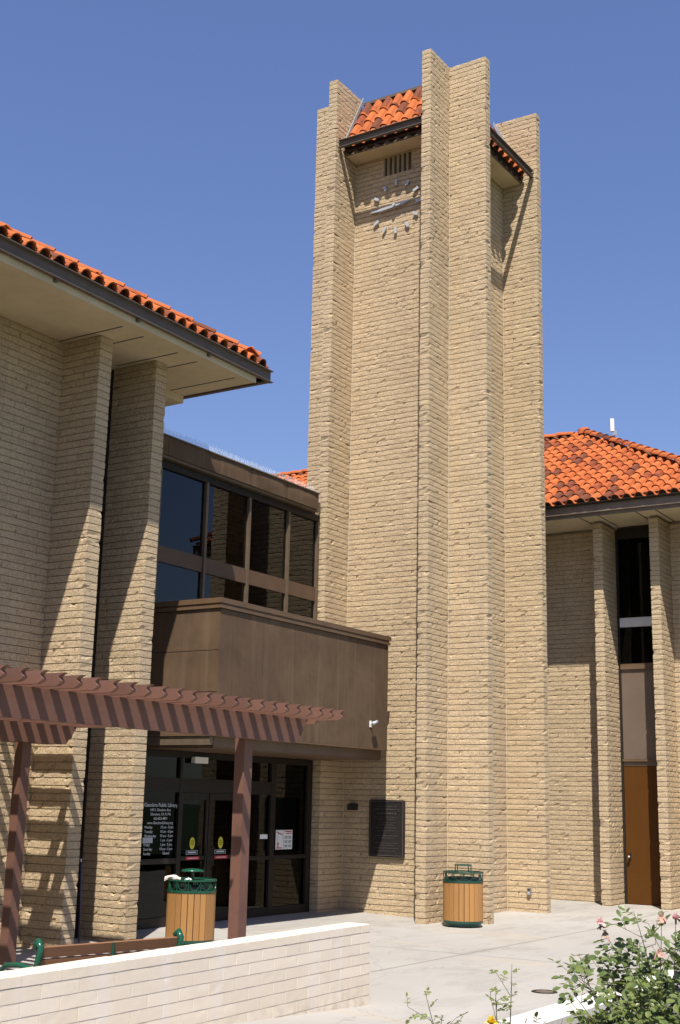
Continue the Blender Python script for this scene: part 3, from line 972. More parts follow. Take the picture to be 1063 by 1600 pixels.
# ------------------------------------------------------------------ left-hand building
def left_building():
    B = thing('brick_building', 'tan block building at left with deep cream soffit, tall fins and red tile eave', 'building', (-14, 11, 0))
    xw = -12.87; n = 84; z0 = -CO
    cols = [(12.57, 12.82), (13.785, 14.035)]
    P = run(xw - .2, xw, 4.0, 12.57, z0, n, (0, 'y'))
    for a, b2 in cols:
        P += run(xw - .2, -12.15, a, b2, z0, n, (1, 'x'))
    P += run(xw - .2, -12.15, 8.9, 9.15, z0, n, (1, 'x'))
    lay(B, P, 300, ok=lambda p: p[1] > 10.3)
    i = .013; zt = 8.40
    mb = MB()
    mb.box(xw - .2 + i, xw - i, 4.0, 12.57 + i - .002, z0, zt)
    for a, b2 in cols + [(8.9, 9.15)]:
        mb.box(xw - .2 + i, -12.15 - i, a + i, b2 - i, z0, zt)
    mb.box(-20, -13.4, 13.9, 14.0, z0, 8.4)
    mb.build('mortar_core', 'mortar', B)
    # glazed slot between the fins
    xg = xw - .16
    fr = MB()
    fr.box(xg - .05, xg + .03, 12.825, 12.875, 0, 8.4); fr.box(xg - .05, xg + .03, 13.735, 13.78, 0, 8.4)
    fr.box(xg - .05, xg + .028, 12.877, 13.733, 2.9, 3.05); fr.box(xg - .05, xg + .028, 12.877, 13.733, 8.2, 8.4)
    fr.build('slot_frame', 'bronze', B)
    MB().box(xg - .03, xg + .026, 12.877, 13.733, 5.78, 5.975).build('spandrel', 'spandrel', B)
    MB().box(xg - .02, xg - .01, 12.877, 13.733, 5.977, 8.198).build('pane', 'glass_dark', B)
    MB().box(xg - .02, xg - .01, 12.877, 13.733, 3.052, 5.778).build('pane', 'glass_dark', B)
    MB().box(xg - .02, xg - .01, 12.877, 13.733, .07, 2.898).build('pane', 'glass_dark', B)
    MB().box(xg - .06, xg - .03, 12.877, 13.733, 1.0, 1.25).build('rail', 'bronze', B)
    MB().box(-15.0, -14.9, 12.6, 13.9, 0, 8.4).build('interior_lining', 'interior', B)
    # soffit
    zs = 8.43; yN = 15.35
    so_ = MB().box(-19, -11.47, 3.0, yN, zs, zs + .09).build('soffit', 'stucco', B)
    MB().box(-11.468, -11.45, 3.0, yN + .01, zs - .01, zs + .1).build('soffit_edge', 'stucco', so_)
    for a, b2 in cols + [(8.9, 9.15)]:
        for y in (a - .10, b2 + .10):
            MB().box(-12.86, -11.66, y - .013, y + .013, zs - .004, zs - .0005).build('soffit_seam', 'seam', so_)
    MB().box(-19, -11.6, 15.0, 15.025, zs - .004, zs - .0005).build('soffit_seam', 'seam', so_)
    MB().box(-13.35, -12.9, 14.2, 15.34, zs - .13, zs - .005).build('beam_stub', 'stucco', B)
    # gutter: channel on the long side and on the end
    yE = 15.70; xE = -11.37
    channel(MB(), 'y', 2.0, yE + .02, xE, 8.515, 8.71, 1, .06).box(-11.60, -11.45, 2.0, yE - .1, 8.53, 8.56).build('gutter', 'gutter', B)
    channel(MB(), 'x', -19, xE - .065, yE, 8.515, 8.71, 1, .06).box(-19, -11.45, yE - .25, yE - .07, 8.53, 8.56).build('gutter', 'gutter', B)
    for y in (7.9, 10.9, 12.5, 14.1):
        MB().box(-11.56, -11.40, y, y + .05, 8.47, 8.512).build('gutter_bracket', 'gutter', B)
    # roof
    sl_ = .583; th = math.atan(sl_); c, s = math.cos(th), math.sin(th)
    zE = 8.72; xT = -11.40; yT = 15.66
    MB().add([(xT - .03, 2, zE - .03), (xT - .03, yT - .03, zE - .03), (xT - 5.3, yT - 5.3, zE - .03 + 5.3 * sl_), (xT - 5.3, 2, zE - .03 + 5.3 * sl_), (-22, yT - .03, zE - .03), (-22, yT - 5.3, zE - .03 + 5.3 * sl_)],
             [(0, 1, 2, 3), (1, 4, 5, 2)]).build('roof_deck', 'deck', B)
    MB().obox(Vector((xT, 9.5, zE)) + Vector((-c, 0, s)) * .09 + Vector((s, 0, c)) * .01, (0, 1, 0), (-c, 0, s), (s, 0, c), 6.0, .012, .052).build('eave_shade_strip', 'deck', B)  # shade in the arch openings, put in as a dark strip
    mats = []; mats2 = []
    for r in range(12):
        d = r * .40
        dd = c * d
        y = yT - .24
        while y > 4.0:
            if y < yT - dd - .22:
                mats.append(jit(frame((xT - dd, y, zE + s * d), (0, 1, 0), (-c, 0, s), (s, 0, c))))
            y -= .25
        x = xT - .14
        while x > -18:
            if x < xT - dd - .12:
                mats2.append(jit(frame((x, yT - dd, zE + s * d), (-1, 0, 0), (0, -c, s), (0, s, c))))
            x -= .25
    tiles(B, mats, 290)
    tiles(B, mats2, 0)
    hip = []
    a = Vector((xT - .14, yT - .14, zE + .165)); b2 = Vector((xT - 5.3, yT - 5.3, zE + .125 + 5.3 * sl_))
    v = (b2 - a); Lh = v.length; v = v.normalized()
    u = v.cross(Vector((0, 0, 1))).normalized(); w = u.cross(v)
    k = 0.0
    while k < Lh:
        hip.append(frame(a + v * k, u * 1.25, v, w * 1.05)); k += .40
    tiles(B, hip, 300, VR, 'ridge_tile', 'ridge_tiling')
left_building()

# ------------------------------------------------------------------ glazed link with balcony and entrance
def text_mesh(s, size, bold=0.0):
    cu = bpy.data.curves.new('lettering', 'FONT')
    cu.body = s; cu.size = size; cu.align_x = 'LEFT'; cu.offset = bold
    cu.resolution_u = 2
    o = bpy.data.objects.new('tmp_lettering', cu)
    COL.objects.link(o)
    dg = bpy.context.evaluated_depsgraph_get()
    me = bpy.data.meshes.new_from_object(o.evaluated_get(dg))
    bpy.data.objects.remove(o)
    xs = [v.co.x for v in me.vertices]
    return me, (min(xs) if xs else 0), (max(xs) if xs else 0)

def link_building():
    B = thing('entrance_building', 'brown two-storey glazed entrance link between the left building and the tower', 'building', (-14, 17, 0))
    X = -13.2; ya, yb = 14.06, 19.86
    # --- roof and fascia
    MB().box(-19, X + .055, ya, yb, 7.42, 7.60).build('roof_slab', 'gutter', B)
    segs = [14.06, 15.18, 16.30, 17.42, 18.54, 19.60]
    for k in range(5):
        # slightly wavy sheet-metal fascia panels
        n = 7; vs = []; fs = []
        for i in range(n):
            t = i / (n - 1)
            y = segs[k] + .004 + (segs[k + 1] - segs[k] - .008) * t
            for (z, q) in ((7.40, 0), (7.51, .5), (7.63, .7), (7.70, 0)):
                bow = .018 * math.sin(math.pi * t) * q + random.uniform(-.004, .004)
                vs.append((X + .185 + bow, y, z))
        for i in range(n - 1):
            for j in range(3):
                a = i * 4 + j; fs.append((a, a + 4, a + 5, a + 1))
        o = MB().add(vs, fs).box(X + .06, X + .17, segs[k] + .004, segs[k + 1] - .004, 7.405, 7.695).build('fascia_panel', 'panel', B, True)
    MB().box(X + .05, X + .215, ya, 19.61, 7.702, 7.722).build('roof_edge', 'gutter', B)
    MB().box(X - .02, X + .150, ya, 19.61, 7.355, 7.398).build('fascia_trim', 'mullion', B)
    sp = MB()
    y = ya + .1
    while y < 19.5:
        for dx in (-.03, .03):
            sp.tube([(X + .17, y, 7.722), (X + .17 + dx + random.uniform(-.01, .01), y + random.uniform(-.02, .02), 7.722 + .105)], .0018, 3, False)
        y += .035
    o = sp.build('bird_spikes', 'white', B); o['kind'] = 'stuff'
    MB().box(X - .04, X + .05, ya, yb, 7.225, 7.352).build('window_header', 'bronze', B)
    # --- upper glazing
    mull = [14.12, 15.18, 16.40, 17.62, 18.84, 19.82]
    for y in mull:
        MB().box(X - .05, X + .055, y - .028, y + .028, 4.80, 7.223).build('mullion', 'mullion', B)
    for k in range(5):
        a, b2 = mull[k] + .03, mull[k + 1] - .03
        MB().box(X - .008, X, a, b2, 5.945, 7.222).build('pane', 'glass', B)
        MB().box(X - .008, X, a, b2, 4.80, 5.678).build('pane', 'glass', B)
        MB().box(X - .03, X + .03, a, b2, 5.682, 5.942).build('window_rail', 'spandrel', B)
    # --- interior shells
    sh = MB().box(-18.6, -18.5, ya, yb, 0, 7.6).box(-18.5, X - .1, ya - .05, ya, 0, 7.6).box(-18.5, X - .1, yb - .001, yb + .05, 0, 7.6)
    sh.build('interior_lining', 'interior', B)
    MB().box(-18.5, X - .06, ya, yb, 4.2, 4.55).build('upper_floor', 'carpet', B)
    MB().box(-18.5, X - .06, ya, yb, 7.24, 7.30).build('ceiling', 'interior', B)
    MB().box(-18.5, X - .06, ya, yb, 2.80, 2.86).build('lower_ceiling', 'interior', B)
    for (x, y) in ((-14.6, 16.2), (-15.9, 16.2), (-14.6, 18.8)):
        MB().box(x - .15, x + .15, y - .6, y + .6, 7.215, 7.238).build('ceiling_lamp', 'lampface', B)
    # --- balcony box
    fx = -11.66; y0, y1 = 14.98, 19.98
    MB().box(X - .02, fx - .016, y0 + .016, y1 - .016, 2.93, 4.80).build('balcony_core', 'seam', B)
    ys = [y0, 16.20, 17.42, 18.64, y1]
    for k in range(4):
        MB().box(fx - .015, fx + random.uniform(-.001, .001), ys[k] + .005, ys[k + 1] - .005, 2.93, 4.79).build('panel', 'panel', B)
        if k:
            MB().box(fx - .014, fx - .006, ys[k] - .005, ys[k] + .005, 2.94, 4.78).build('panel_joint', 'coping', B)
    for (za, zb) in ((2.93, 3.545), (3.555, 4.165), (4.175, 4.79)):
        MB().box(X + .06, fx - .017, y0, y0 + .015, za, zb).build('panel', 'panel', B)
        MB().box(X + .06, fx - .017, y1 - .015, y1, za, zb).build('panel', 'panel', B)
    MB().box(X + .062, fx + .012, y0 - .012, y1 + .012, 2.905, 2.928).build('drip_edge', 'coping', B)
    cp = MB()
    for (o_, za, zb) in ((.028, 4.80, 4.845), (.012, 4.847, 4.875), (.034, 4.877, 4.955)):
        cp.box(X + .06, fx + o_, y0 - o_, y1 + o_, za, zb)
    cp.build('coping', 'coping', B)
    # recessed soffit band below the box
    MB().box(X + .06, fx - .11, y0 + .10, y1 - .03, 2.75, 2.903).build('soffit_band', 'coping', B)
    MB().box(X + .06, fx - .13, y0 + .12, y1 - .05, 2.735, 2.748).build('soffit', 'coping', B)
    MB().box(X + .10, fx - .115, y0 + .01, y0 + .096, 2.775, 2.90).build('sunlit_band_end', 'mullion', B)  # paler tan piece added for the sunlight on the soffit band's end
    # --- storefront
    gf = gz(-13.2, 17)
    zt = 2.73
    fr = MB()
    for (a, b2) in ((14.06, 14.14), (15.02, 15.08), (16.05, 16.11), (17.58, 17.70), (18.56, 18.70), (19.70, 19.85)):
        fr.box(X - .06, X + .04, a, b2, gf, zt)
    fr.box(X - .055, X + .035, 14.06, 19.85, zt - .10, zt - .002)
    fr.box(X - .055, X + .035, 14.14, 18.56, 2.09, 2.31)
    fr.box(X - .055, X + .035, 14.14, 16.05, gf, gf + .14)
    fr.box(X - .055, X + .035, 17.70, 19.70, gf, gf + .14)
    fr.box(X - .055, X + .035, 14.14, 16.05, 1.0, 1.08)
    fr.box(X - .055, X + .035, 17.70, 19.70, 1.0, 1.06)
    fr.build('storefront_frame', 'bronze', B)
    for (a, b2, z0_, z1_) in ((14.14, 15.02, gf + .14, 1.0), (14.14, 15.02, 1.08, 2.09), (15.08, 16.05, gf + .14, 1.0), (15.08, 16.05, 1.08, 2.09), (14.14, 15.02, 2.31, 2.63),
                              (15.08, 16.05, 2.31, 2.63), (16.11, 17.58, 2.31, 2.63), (17.70, 18.56, 2.31, 2.63), (17.70, 18.56, gf + .14, 1.0), (17.70, 18.56, 1.06, 2.09),
                              (18.70, 19.70, gf + .14, 1.0), (18.70, 19.70, 1.06, 2.63)):
        MB().box(X - .012, X - .004, a + .002, b2 - .002, z0_ + .002, z1_ - .002).build('pane', 'glass_dark', B)
    for (a, b2, hs) in ((16.115, 16.835, 1), (16.855, 17.575, -1)):
        d = MB().box(X - .045, X + .02, a, a + .06, gf + .01, 2.085).box(X - .045, X + .02, b2 - .06, b2, gf + .01, 2.085)
        d.box(X - .043, X + .018, a + .06, b2 - .06, gf + .01, gf + .20).box(X - .043, X + .018, a + .06, b2 - .06, 1.98, 2.085).box(X - .043, X + .018, a + .06, b2 - .06, 1.04, 1.10)
        D = d.build('door', 'bronze', B)
        MB().box(X - .012, X - .004, a + .062, b2 - .062, gf + .202, 1.038).build('pane', 'glass_dark', D)
        MB().box(X - .012, X - .004, a + .062, b2 - .062, 1.102, 1.978).build('pane', 'glass_dark', D)
        hy = b2 - .10 if hs > 0 else a + .10
        MB().tube([(X + .02, hy, .95), (X + .07, hy, .95), (X + .07, hy, 1.25), (X + .02, hy, 1.25)], .012, 6).build('handle', 'bronze', D)
        m_ = (a + b2) / 2
        # stickers: yellow oval over a framed label over a red strip
        ov = [(m_ + .065 * math.cos(t), 1.30 + .095 * math.sin(t)) for t in [2 * math.pi * i / 16 for i in range(16)]]
        st = MB().prism(ov, FX, X + .001, X + .003).build('round_sticker', 'yellow', D)
        MB().box(X + .0035, X + .005, m_ - .035, m_ + .035, 1.33, 1.342).box(X + .0035, X + .005, m_ - .042, m_ + .042, 1.30, 1.312).box(X + .0035, X + .005, m_ - .03, m_ + .03, 1.27, 1.282).build('printed_lines', 'bronze', st)
        st = MB().box(X + .001, X + .003, m_ - .15, m_ + .15, 1.125, 1.19).build('label_sticker', 'greyprint', D)
        MB().box(X + .0035, X + .005, m_ - .14, m_ + .14, 1.133, 1.182).build('label_face', 'black', st)
        MB().box(X + .0055, X + .0065, m_ - .10, m_ + .10, 1.15, 1.168).build('printed_lines', 'letter', st)
        st = MB().box(X + .021, X + .023, m_ - .17, m_ + .17, 1.045, 1.095).build('red_strip', 'red', D)
        MB().box(X + .0235, X + .025, m_ - .13, m_ + .13, 1.065, 1.075).build('printed_lines', 'letter', st)
    MB().box(X + .02, X + .10, 16.33, 16.67, 2.555, 2.655).build('sign_box', 'white', B)
    MB().box(X - .001, X + .003, 18.32, 18.54, 1.345, 1.42).build('notice', 'white', B)
    # opening-hours lettering on the glass
    def line(s, yc, z, size, mode):
        me, lo, hi = text_mesh(s, size)
        w = hi - lo
        y = yc - w / 2 - lo if mode == 'c' else yc - lo
        me.materials.clear(); me.materials.append(M['letter'])
        mw = Matrix(((0, 0, 1, X + .003), (1, 0, 0, y), (0, 1, 0, z), (0, 0, 0, 1)))
        put('lettering', me, B, mw)
    yc = 15.66
    dz = .0655
    z = 1.862
    line('Glendora Public Library', yc, z, .083, 'c')
    for i, s in enumerate(('140 S. Glendora Ave.', 'Glendora, CA 91741', '626-852-4891', 'www.GlendoraLibrary.org')):
        line(s, yc, z - dz * (i + 1), .058, 'c')
    rows = [('Monday', '10 am - 8 pm'), ('Tuesday', '10 am - 8 pm'), ('Wednesday', '10 am - 8 pm'), ('', '1 pm - 5 pm'), ('Friday', '1 pm - 5 pm'), ('Saturday', '10 am - 5 pm'), ('Sunday', 'Closed')]
    for i, (a, b2) in enumerate(rows):
        zz = z - dz * (5 + i)
        if a: line(a, 15.30, zz, .058, 'l')
        line(b2, 15.83, zz, .058, 'c')
    zz = z - dz * 8
    MB().box(X + .001, X + .004, 15.27, 15.50, zz - .022, zz + .062).build('blank_label', 'greyprint', B)
    return B
link_building()

# posters taped to the glass by the tower
for (a, b2, lab, kind) in ((18.79, 19.03, 'left-hand of two white notices taped to the entrance glass, red print', 0), (19.04, 19.30, 'right-hand of two white notices taped to the entrance glass, grid of grey boxes', 1)):
    p = thing('poster', lab, 'poster', (-13.19, (a + b2) / 2, 1.16), 'notices on the entrance glass')
    x = -13.199
    MB().box(x, x + .003, a, b2, 1.16, 1.49).build('sheet', 'white', p)
    if kind == 0:
        mb = MB().prism([(a + .02, 1.47), (a + .02, 1.45), (b2 - .06, 1.40), (b2 - .06, 1.42)], FX, x + .0035, x + .005)
        mb.box(x + .0035, x + .005, a + .02, b2 - .05, 1.175, 1.195)
        mb.prism([(a + .03, 1.25), (a + .07, 1.29), (a + .11, 1.25), (a + .085, 1.25), (a + .085, 1.20), (a + .055, 1.20), (a + .055, 1.25)], FX, x + .0035, x + .005)
        mb.build('red_print', 'red', p)
        mb = MB()
        for q in ((a + .06, 1.30, a + .07, 1.43), (a + .06, 1.42, b2 - .03, 1.43), (b2 - .04, 1.34, b2 - .03, 1.42)):
            mb.box(x + .0035, x + .0045, q[0], q[2], q[1], q[3])
        mb.build('grey_print', 'greyprint', p)
    else:
        MB().box(x + .0035, x + .005, a + .03, b2 - .02, 1.455, 1.475).box(x + .0035, x + .005, a + .06, b2 - .02, 1.425, 1.44).build('red_print', 'red', p)
        mb = MB()
        for i in range(2):
            for j in range(3):
                y_ = a + .02 + .12 * i; z_ = 1.19 + .075 * j
                mb.box(x + .0035, x + .005, y_, y_ + .09, z_, z_ + .05)
        mb.build('grey_print', 'greyprint', p)

# purple lounge chairs behind the upper glass
for i, (y, lab) in enumerate(((17.15, 'purple lounge chair behind the upper window, leftmost of the three'), (18.2, 'purple lounge chair in the middle of the three behind the upper window'), (19.2, 'purple lounge chair behind the upper window, nearest the tower'))):
    ch = thing('lounge_chair', lab, 'chair', (-13.9, y, 4.55), 'purple chairs behind the upper glass')
    MB().prism([(-14.25, 4.85), (-13.62, 4.85), (-13.60, 4.97), (-14.25, 5.0)], FY, y - .32, y + .32).build('seat', 'purple', ch)
    MB().prism([(-13.62, 4.75), (-13.48, 4.75), (-13.42, 5.28), (-13.50, 5.36), (-13.58, 5.30)], FY, y - .33, y + .33).build('backrest', 'purple', ch)
    for sgn in (-1, 1):
        MB().prism([(-14.2, 4.75), (-13.64, 4.75), (-13.64, 5.16), (-14.1, 5.12)], FY, y + sgn * .38 - .05, y + sgn * .38 + .05).build('armrest', 'purple', ch)
        for x in (-14.15, -13.6):
            MB().tube([(x, y + sgn * .3, 4.55), (x, y + sgn * .3, 4.75)], .02, 6).build('leg', 'bronze', ch)

# ------------------------------------------------------------------ small wall-mounted things
def plaque():
    P = thing('wall_plaque', 'dark bronze plaque with raised lettering on the tower wall near the entrance', 'plaque', (-12.02, 20.65, 1.04))
    x0, x1, z0, z1, r = -12.39, -11.65, 1.04, 2.05, .035
    pts = []
    for (cx, cz, s) in ((x1 - r, z1 - r, 0), (x0 + r, z1 - r, 90), (x0 + r, z0 + r, 180), (x1 - r, z0 + r, 270)):
        for k in range(5):
            t = math.radians(s + 22.5 * k)
            pts.append((cx + r * math.cos(t), cz + r * math.sin(t)))
    MB().prism(pts, FY, 20.652, 20.608).build('plate', 'plaque', P)
    b = MB()
    for (a, b2, c, d) in ((x0 + .02, x1 - .02, z0 + .02, z0 + .032), (x0 + .02, x1 - .02, z1 - .032, z1 - .02), (x0 + .02, x0 + .032, z0 + .034, z1 - .034), (x1 - .032, x1 - .02, z0 + .034, z1 - .034)):
        b.box(a, b2, 20.600, 20.607, c, d)
    b.build('border', 'plaque_hi', P)
    l = MB()
    R = random.Random(3)
    for z, w, h in ((1.93, .42, .016), (1.875, .50, .02), (1.80, .40, .028), (1.74, .5, .012), (1.70, .36, .012), (1.64, .3, .012), (1.60, .34, .012), (1.55, .44, .014), (1.50, .36, .012), (1.41, .46, .014), (1.37, .34, .012), (1.28, .44, .014), (1.24, .3, .012), (1.19, .48, .012), (1.14, .4, .012)):
        x = -12.02 - w / 2
        while x < -12.02 + w / 2:
            ww = R.uniform(.006, .03)
            l.box(x, x + ww, 20.6035, 20.607, z, z + h * R.uniform(.6, 1)); x += ww + R.uniform(.006, .018)
    l.build('raised_lettering', 'plaque_hi', P)['kind'] = 'stuff'
plaque()
D = thing('wall_intercom', 'small black box mounted on the shaded tower wall left of the plaque', 'wall box', (-12.75, 20.65, 1.91))
MB().prism([(20.655, 1.852), (20.56, 1.852), (20.545, 1.87), (20.56, 1.965), (20.655, 1.975)], FX, -12.835, -12.665).build('housing', 'black', D)
MB().box(-12.78, -12.72, 20.552, 20.558, 1.872, 1.885).build('slot', 'greyprint', D)
O = thing('wall_outlet', 'small grey weatherproof electrical outlet low on the right tower fin', 'outlet', (-10.335, 23.13, .41))
MB().box(-10.375, -10.295, 23.105, 23.142, .36, .48).build('cover', 'steel', O)
MB().box(-10.36, -10.31, 23.09, 23.104, .365, .415).build('flap', 'greyprint', O)
MB().box(-10.355, -10.315, 23.098, 23.104, .435, .46).build('socket', 'black', O)
SC = thing('security_camera', 'small white security camera on the brown balcony front', 'security camera', (-11.65, 19.385, 3.35))
MB().box(-11.658, -11.645, 19.35, 19.42, 3.29, 3.40).build('mount_plate', 'white', SC)
MB().tube([(-11.645, 19.385, 3.35), (-11.56, 19.385, 3.35)], .014, 6).build('arm', 'white', SC)
MB().tube([(-11.56, 19.45, 3.385), (-11.56, 19.30, 3.345)], .030, 10).build('body', 'greyprint', SC, True)
BP = thing('leaning_pole', 'thin blue pole leaning in the dark gap between the two left fins', 'pole', (-12.6, 13.39, .06))
MB().tube([(-12.60, 13.39, .06), (-12.60, 13.33, 1.12)], .010, 8).build('shaft', 'bluepole', BP)
MB().tube([(-12.60, 13.33, 1.12), (-12.60, 13.327, 1.16)], .009, 8).build('tip', 'white', BP)
DC = thing('drain_cover', 'small round dark drain cover set in the plaza paving', 'drain cover', (-5.99, 13.78, 0))
MB().lathe([(0, .006), (.095, .006), (.10, .004)], (-5.99, 13.78, 0), 24).build('grate', 'gutter', DC)
MB().lathe([(.102, .004), (.105, .008), (.14, .008), (.145, .002)], (-5.99, 13.78, 0), 24).build('rim', 'bronze', DC)

# ------------------------------------------------------------------ litter bins
def litter_bin(label, loc, cap):
    x, y = loc; z = gz(x, y)
    B = thing('litter_bin', label, 'litter bin', (x, y, z), 'wood-slat litter bins')
    R = .33
    MB().lathe([(0, .02), (R - .03, .02), (R - .03, .06), (R + .005, .065), (R + .005, .105), (R - .02, .105)], (x, y, z), 32).build('base_ring', 'darkgreen', B)
    n = 24
    for k in range(n):
        a = 2 * math.pi * (k + .5) / n
        d = Vector((math.cos(a), math.sin(a), 0)); p = Vector((-d.y, d.x, 0))
        c = Vector((x, y, z + .41)) + d * (R - .006)
        MB().obox(c, p, d, Vector((0, 0, 1)), math.pi * R / n - .0045, .011, .305).build('slat', 'binwood', B)
    MB().lathe([(0, .12), (R - .045, .12), (R - .045, .80), (R - .055, .80), (R - .055, .14), (0, .14)], (x, y, z), 28).build('liner', 'black', B)
    band = MB().lathe([(R - .018, .72), (R + .012, .72), (R + .012, .752), (R - .018, .752)], (x, y, z), 36, True)
    band.lathe([(R - .03, .872), (R + .012, .872), (R + .012, .896), (R - .03, .896)], (x, y, z), 36, True)
    band.build('rim_ring', cap[1], B)
    for k in range(12):
        a = 2 * math.pi * k / 12
        d = Vector((math.cos(a), math.sin(a), 0))
        c = Vector((x, y, z)) + d * R
        MB().tube([c + Vector((0, 0, .752)), c + Vector((0, 0, .872))], .007, 5).build('rim_bar', cap[1], B)
        pts = []
        for q in range(9):
            t = math.pi * q / 8
            aa = a + math.pi / 12 + .195 * math.cos(t)
            pts.append(Vector((x, y, z)) + Vector((math.cos(aa), math.sin(aa), 0)) * R + Vector((0, 0, .835 - .078 * math.sin(t))))
        MB().tube(pts, .006, 5).build('scroll', cap[1], B)
    if cap[0] == 'plate':
        pl = MB().obox((x, y, z + 1.0), (.8, .6, 0), (-.6, .8, 0), (0, 0, 1), .125, .125, .012).build('cap_plate', cap[1], B)
        for (i, j) in ((-1, -1), (1, -1), (1, 1), (-1, 1)):
            q = Vector((x, y, z)) + Vector((.8, .6, 0)) * i * .115 + Vector((-.6, .8, 0)) * j * .115
            MB().tube([q + Vector((0, 0, .88)), q + Vector((0, 0, .99))], .009, 5).build('cap_leg', cap[1], B)
            e = (q - Vector((x, y, z))).normalized()
            MB().tube([q + Vector((0, 0, .89)), q + e * .16 + Vector((0, 0, .885))], .008, 5).build('cap_arm', cap[1], B)
    else:
        MB().lathe([(0, 1.035), (.07, 1.032), (.15, 1.015), (.165, 1.0), (.155, .99), (0, .985)], (x, y, z), 28).build('cap_disc', cap[1], B, True)
        MB().tube([(x, y, z + .86), (x, y, z + .99)], .022, 8).build('cap_stem', cap[1], B)
        for k in range(4):
            a = math.pi / 4 + math.pi / 2 * k
            MB().tube([(x, y, z + .865), (x + (R - .02) * math.cos(a), y + (R - .02) * math.sin(a), z + .882)], .010, 5).build('cap_arm', cap[1], B)
    return B
litter_bin('wood-slat litter bin with a square green cap plate against the tower', (-10.16, 20.02), ('plate', 'darkgreen'))
litter_bin('wood-slat litter bin with round green cap and rubbish on its rim, by the entrance', (-11.52, 14.42), ('disc', 'green'))
def rubbish(label, c, sx, sy, sz, seed, mat, ang):
    R = random.Random(seed)
    n, m = 7, 5; vs = []; fs = []
    for i in range(n):
        for j in range(m):
            u = i / (n - 1) - .5; v = j / (m - 1) - .5
            ca, sa = math.cos(ang), math.sin(ang)
            px_, py_ = u * sx, v * sy
            vs.append((c[0] + ca * px_ - sa * py_, c[1] + sa * px_ + ca * py_, c[2] + sz * (.9 - 1.6 * (u * u + v * v)) + R.uniform(-.3, .3) * sz))
    k = len(vs)
    vs += [(a, b, z - .02) for a, b, z in vs]
    for i in range(n - 1):
        for j in range(m - 1):
            a = i * m + j; fs.append((a, a + m, a + m + 1, a + 1)); fs.append((k + a, k + a + 1, k + a + m + 1, k + a + m))
    return tag(MB().add(vs, fs).build('litter_paper', mat), label, 'litter', 'rubbish on the bin rim')
zb_ = gz(-11.52, 14.42)
rubbish('crumpled tan paper bag lying on the rim of the entrance bin', (-11.70, 14.22, zb_ + .89), .22, .12, .05, 1, 'paper', .5)
rubbish('small white crumpled wrapper beside the cap of the entrance bin', (-11.40, 14.18, zb_ + .88), .10, .07, .045, 2, 'white', 1.2)

# ------------------------------------------------------------------ pergola
TH = 0.0
PU = Vector((math.sin(TH), math.cos(TH), 0)); PV = Vector((-math.cos(TH), math.sin(TH), 0)); PZ = Vector((0, 0, 1))
PO = Vector((-8.10, 11.0, 0))       # on the outer face of the front beam, at the near post
def pp(u, v, z): return PO + PU * u + PV * v + PZ * z
def pergola():
    G = thing('pergola', 'red-brown timber pergola with curved rafter tails and striped shadows', 'pergola', PO)
    zb = 2.63; hb = .27
    u_end = 1.04
    def beam(v0, u0, u1, z0):
        poly = [(u0, z0), (u1 - .16, z0), (u1 - .13, z0 + .05), (u1 - .07, z0 + .09), (u1 - .05, z0 + .14), (u1 - .02, z0 + .18), (u1, z0 + .21), (u1, z0 + hb), (u0, z0 + hb)]
        return MB().prism(poly, lambda p, q, a: pp(p, a, q), v0, v0 + .09)
    beam(0, -6.5, u_end, zb).build('beam', 'redwood', G)
    beam(3.57, -6.5, u_end + .06, zb).build('beam', 'redwood', G)
    beam(3.80, -6.5, u_end + .06, zb).build('beam', 'redwood', G)
    for (u, v) in ((.11, .09), (.36, 3.66), (-4.4, .09), (-4.4, 3.66)):
        w = .145
        b0 = pp(u, v, 0)
        z0 = gz(b0.x, b0.y) - .02
        top = zb + (hb if v < 1 else hb - .01)
        c = pp(u, v + (.0 if v > 1 else .0) + .066, 0)
        P = MB().obox((c.x, c.y, (z0 + top) / 2), PU, PV, PZ, w / 2, .064, (top - z0) / 2)
        P.build('post', 'redwood', G)
    sp = .222
    u = u_end + .26
    zr = zb + hb
    k = 0
    while u > -6.4:
        jz = random.uniform(-.003, .003)
        # rafter with an S-curved tail towards the plaza, in (v,z)
        tail = []
        v0 = -.38
        for q in range(9):
            t = q / 8
            tail.append((v0 + .10 * (1 - t) + .035 * math.sin(2 * math.pi * t) * -1, zr + .002 + .110 * t))
        poly = tail + [(4.70, zr + .112), (4.70, zr - .038), (.03, zr - .038), (.0, zr + .002)]
        th_ = .025
        MB().prism(poly, lambda p, q, a: pp(a, p, q), u - th_, u + th_).build('rafter', 'redwood', G)
        u -= sp * random.uniform(.97, 1.03); k += 1
pergola()

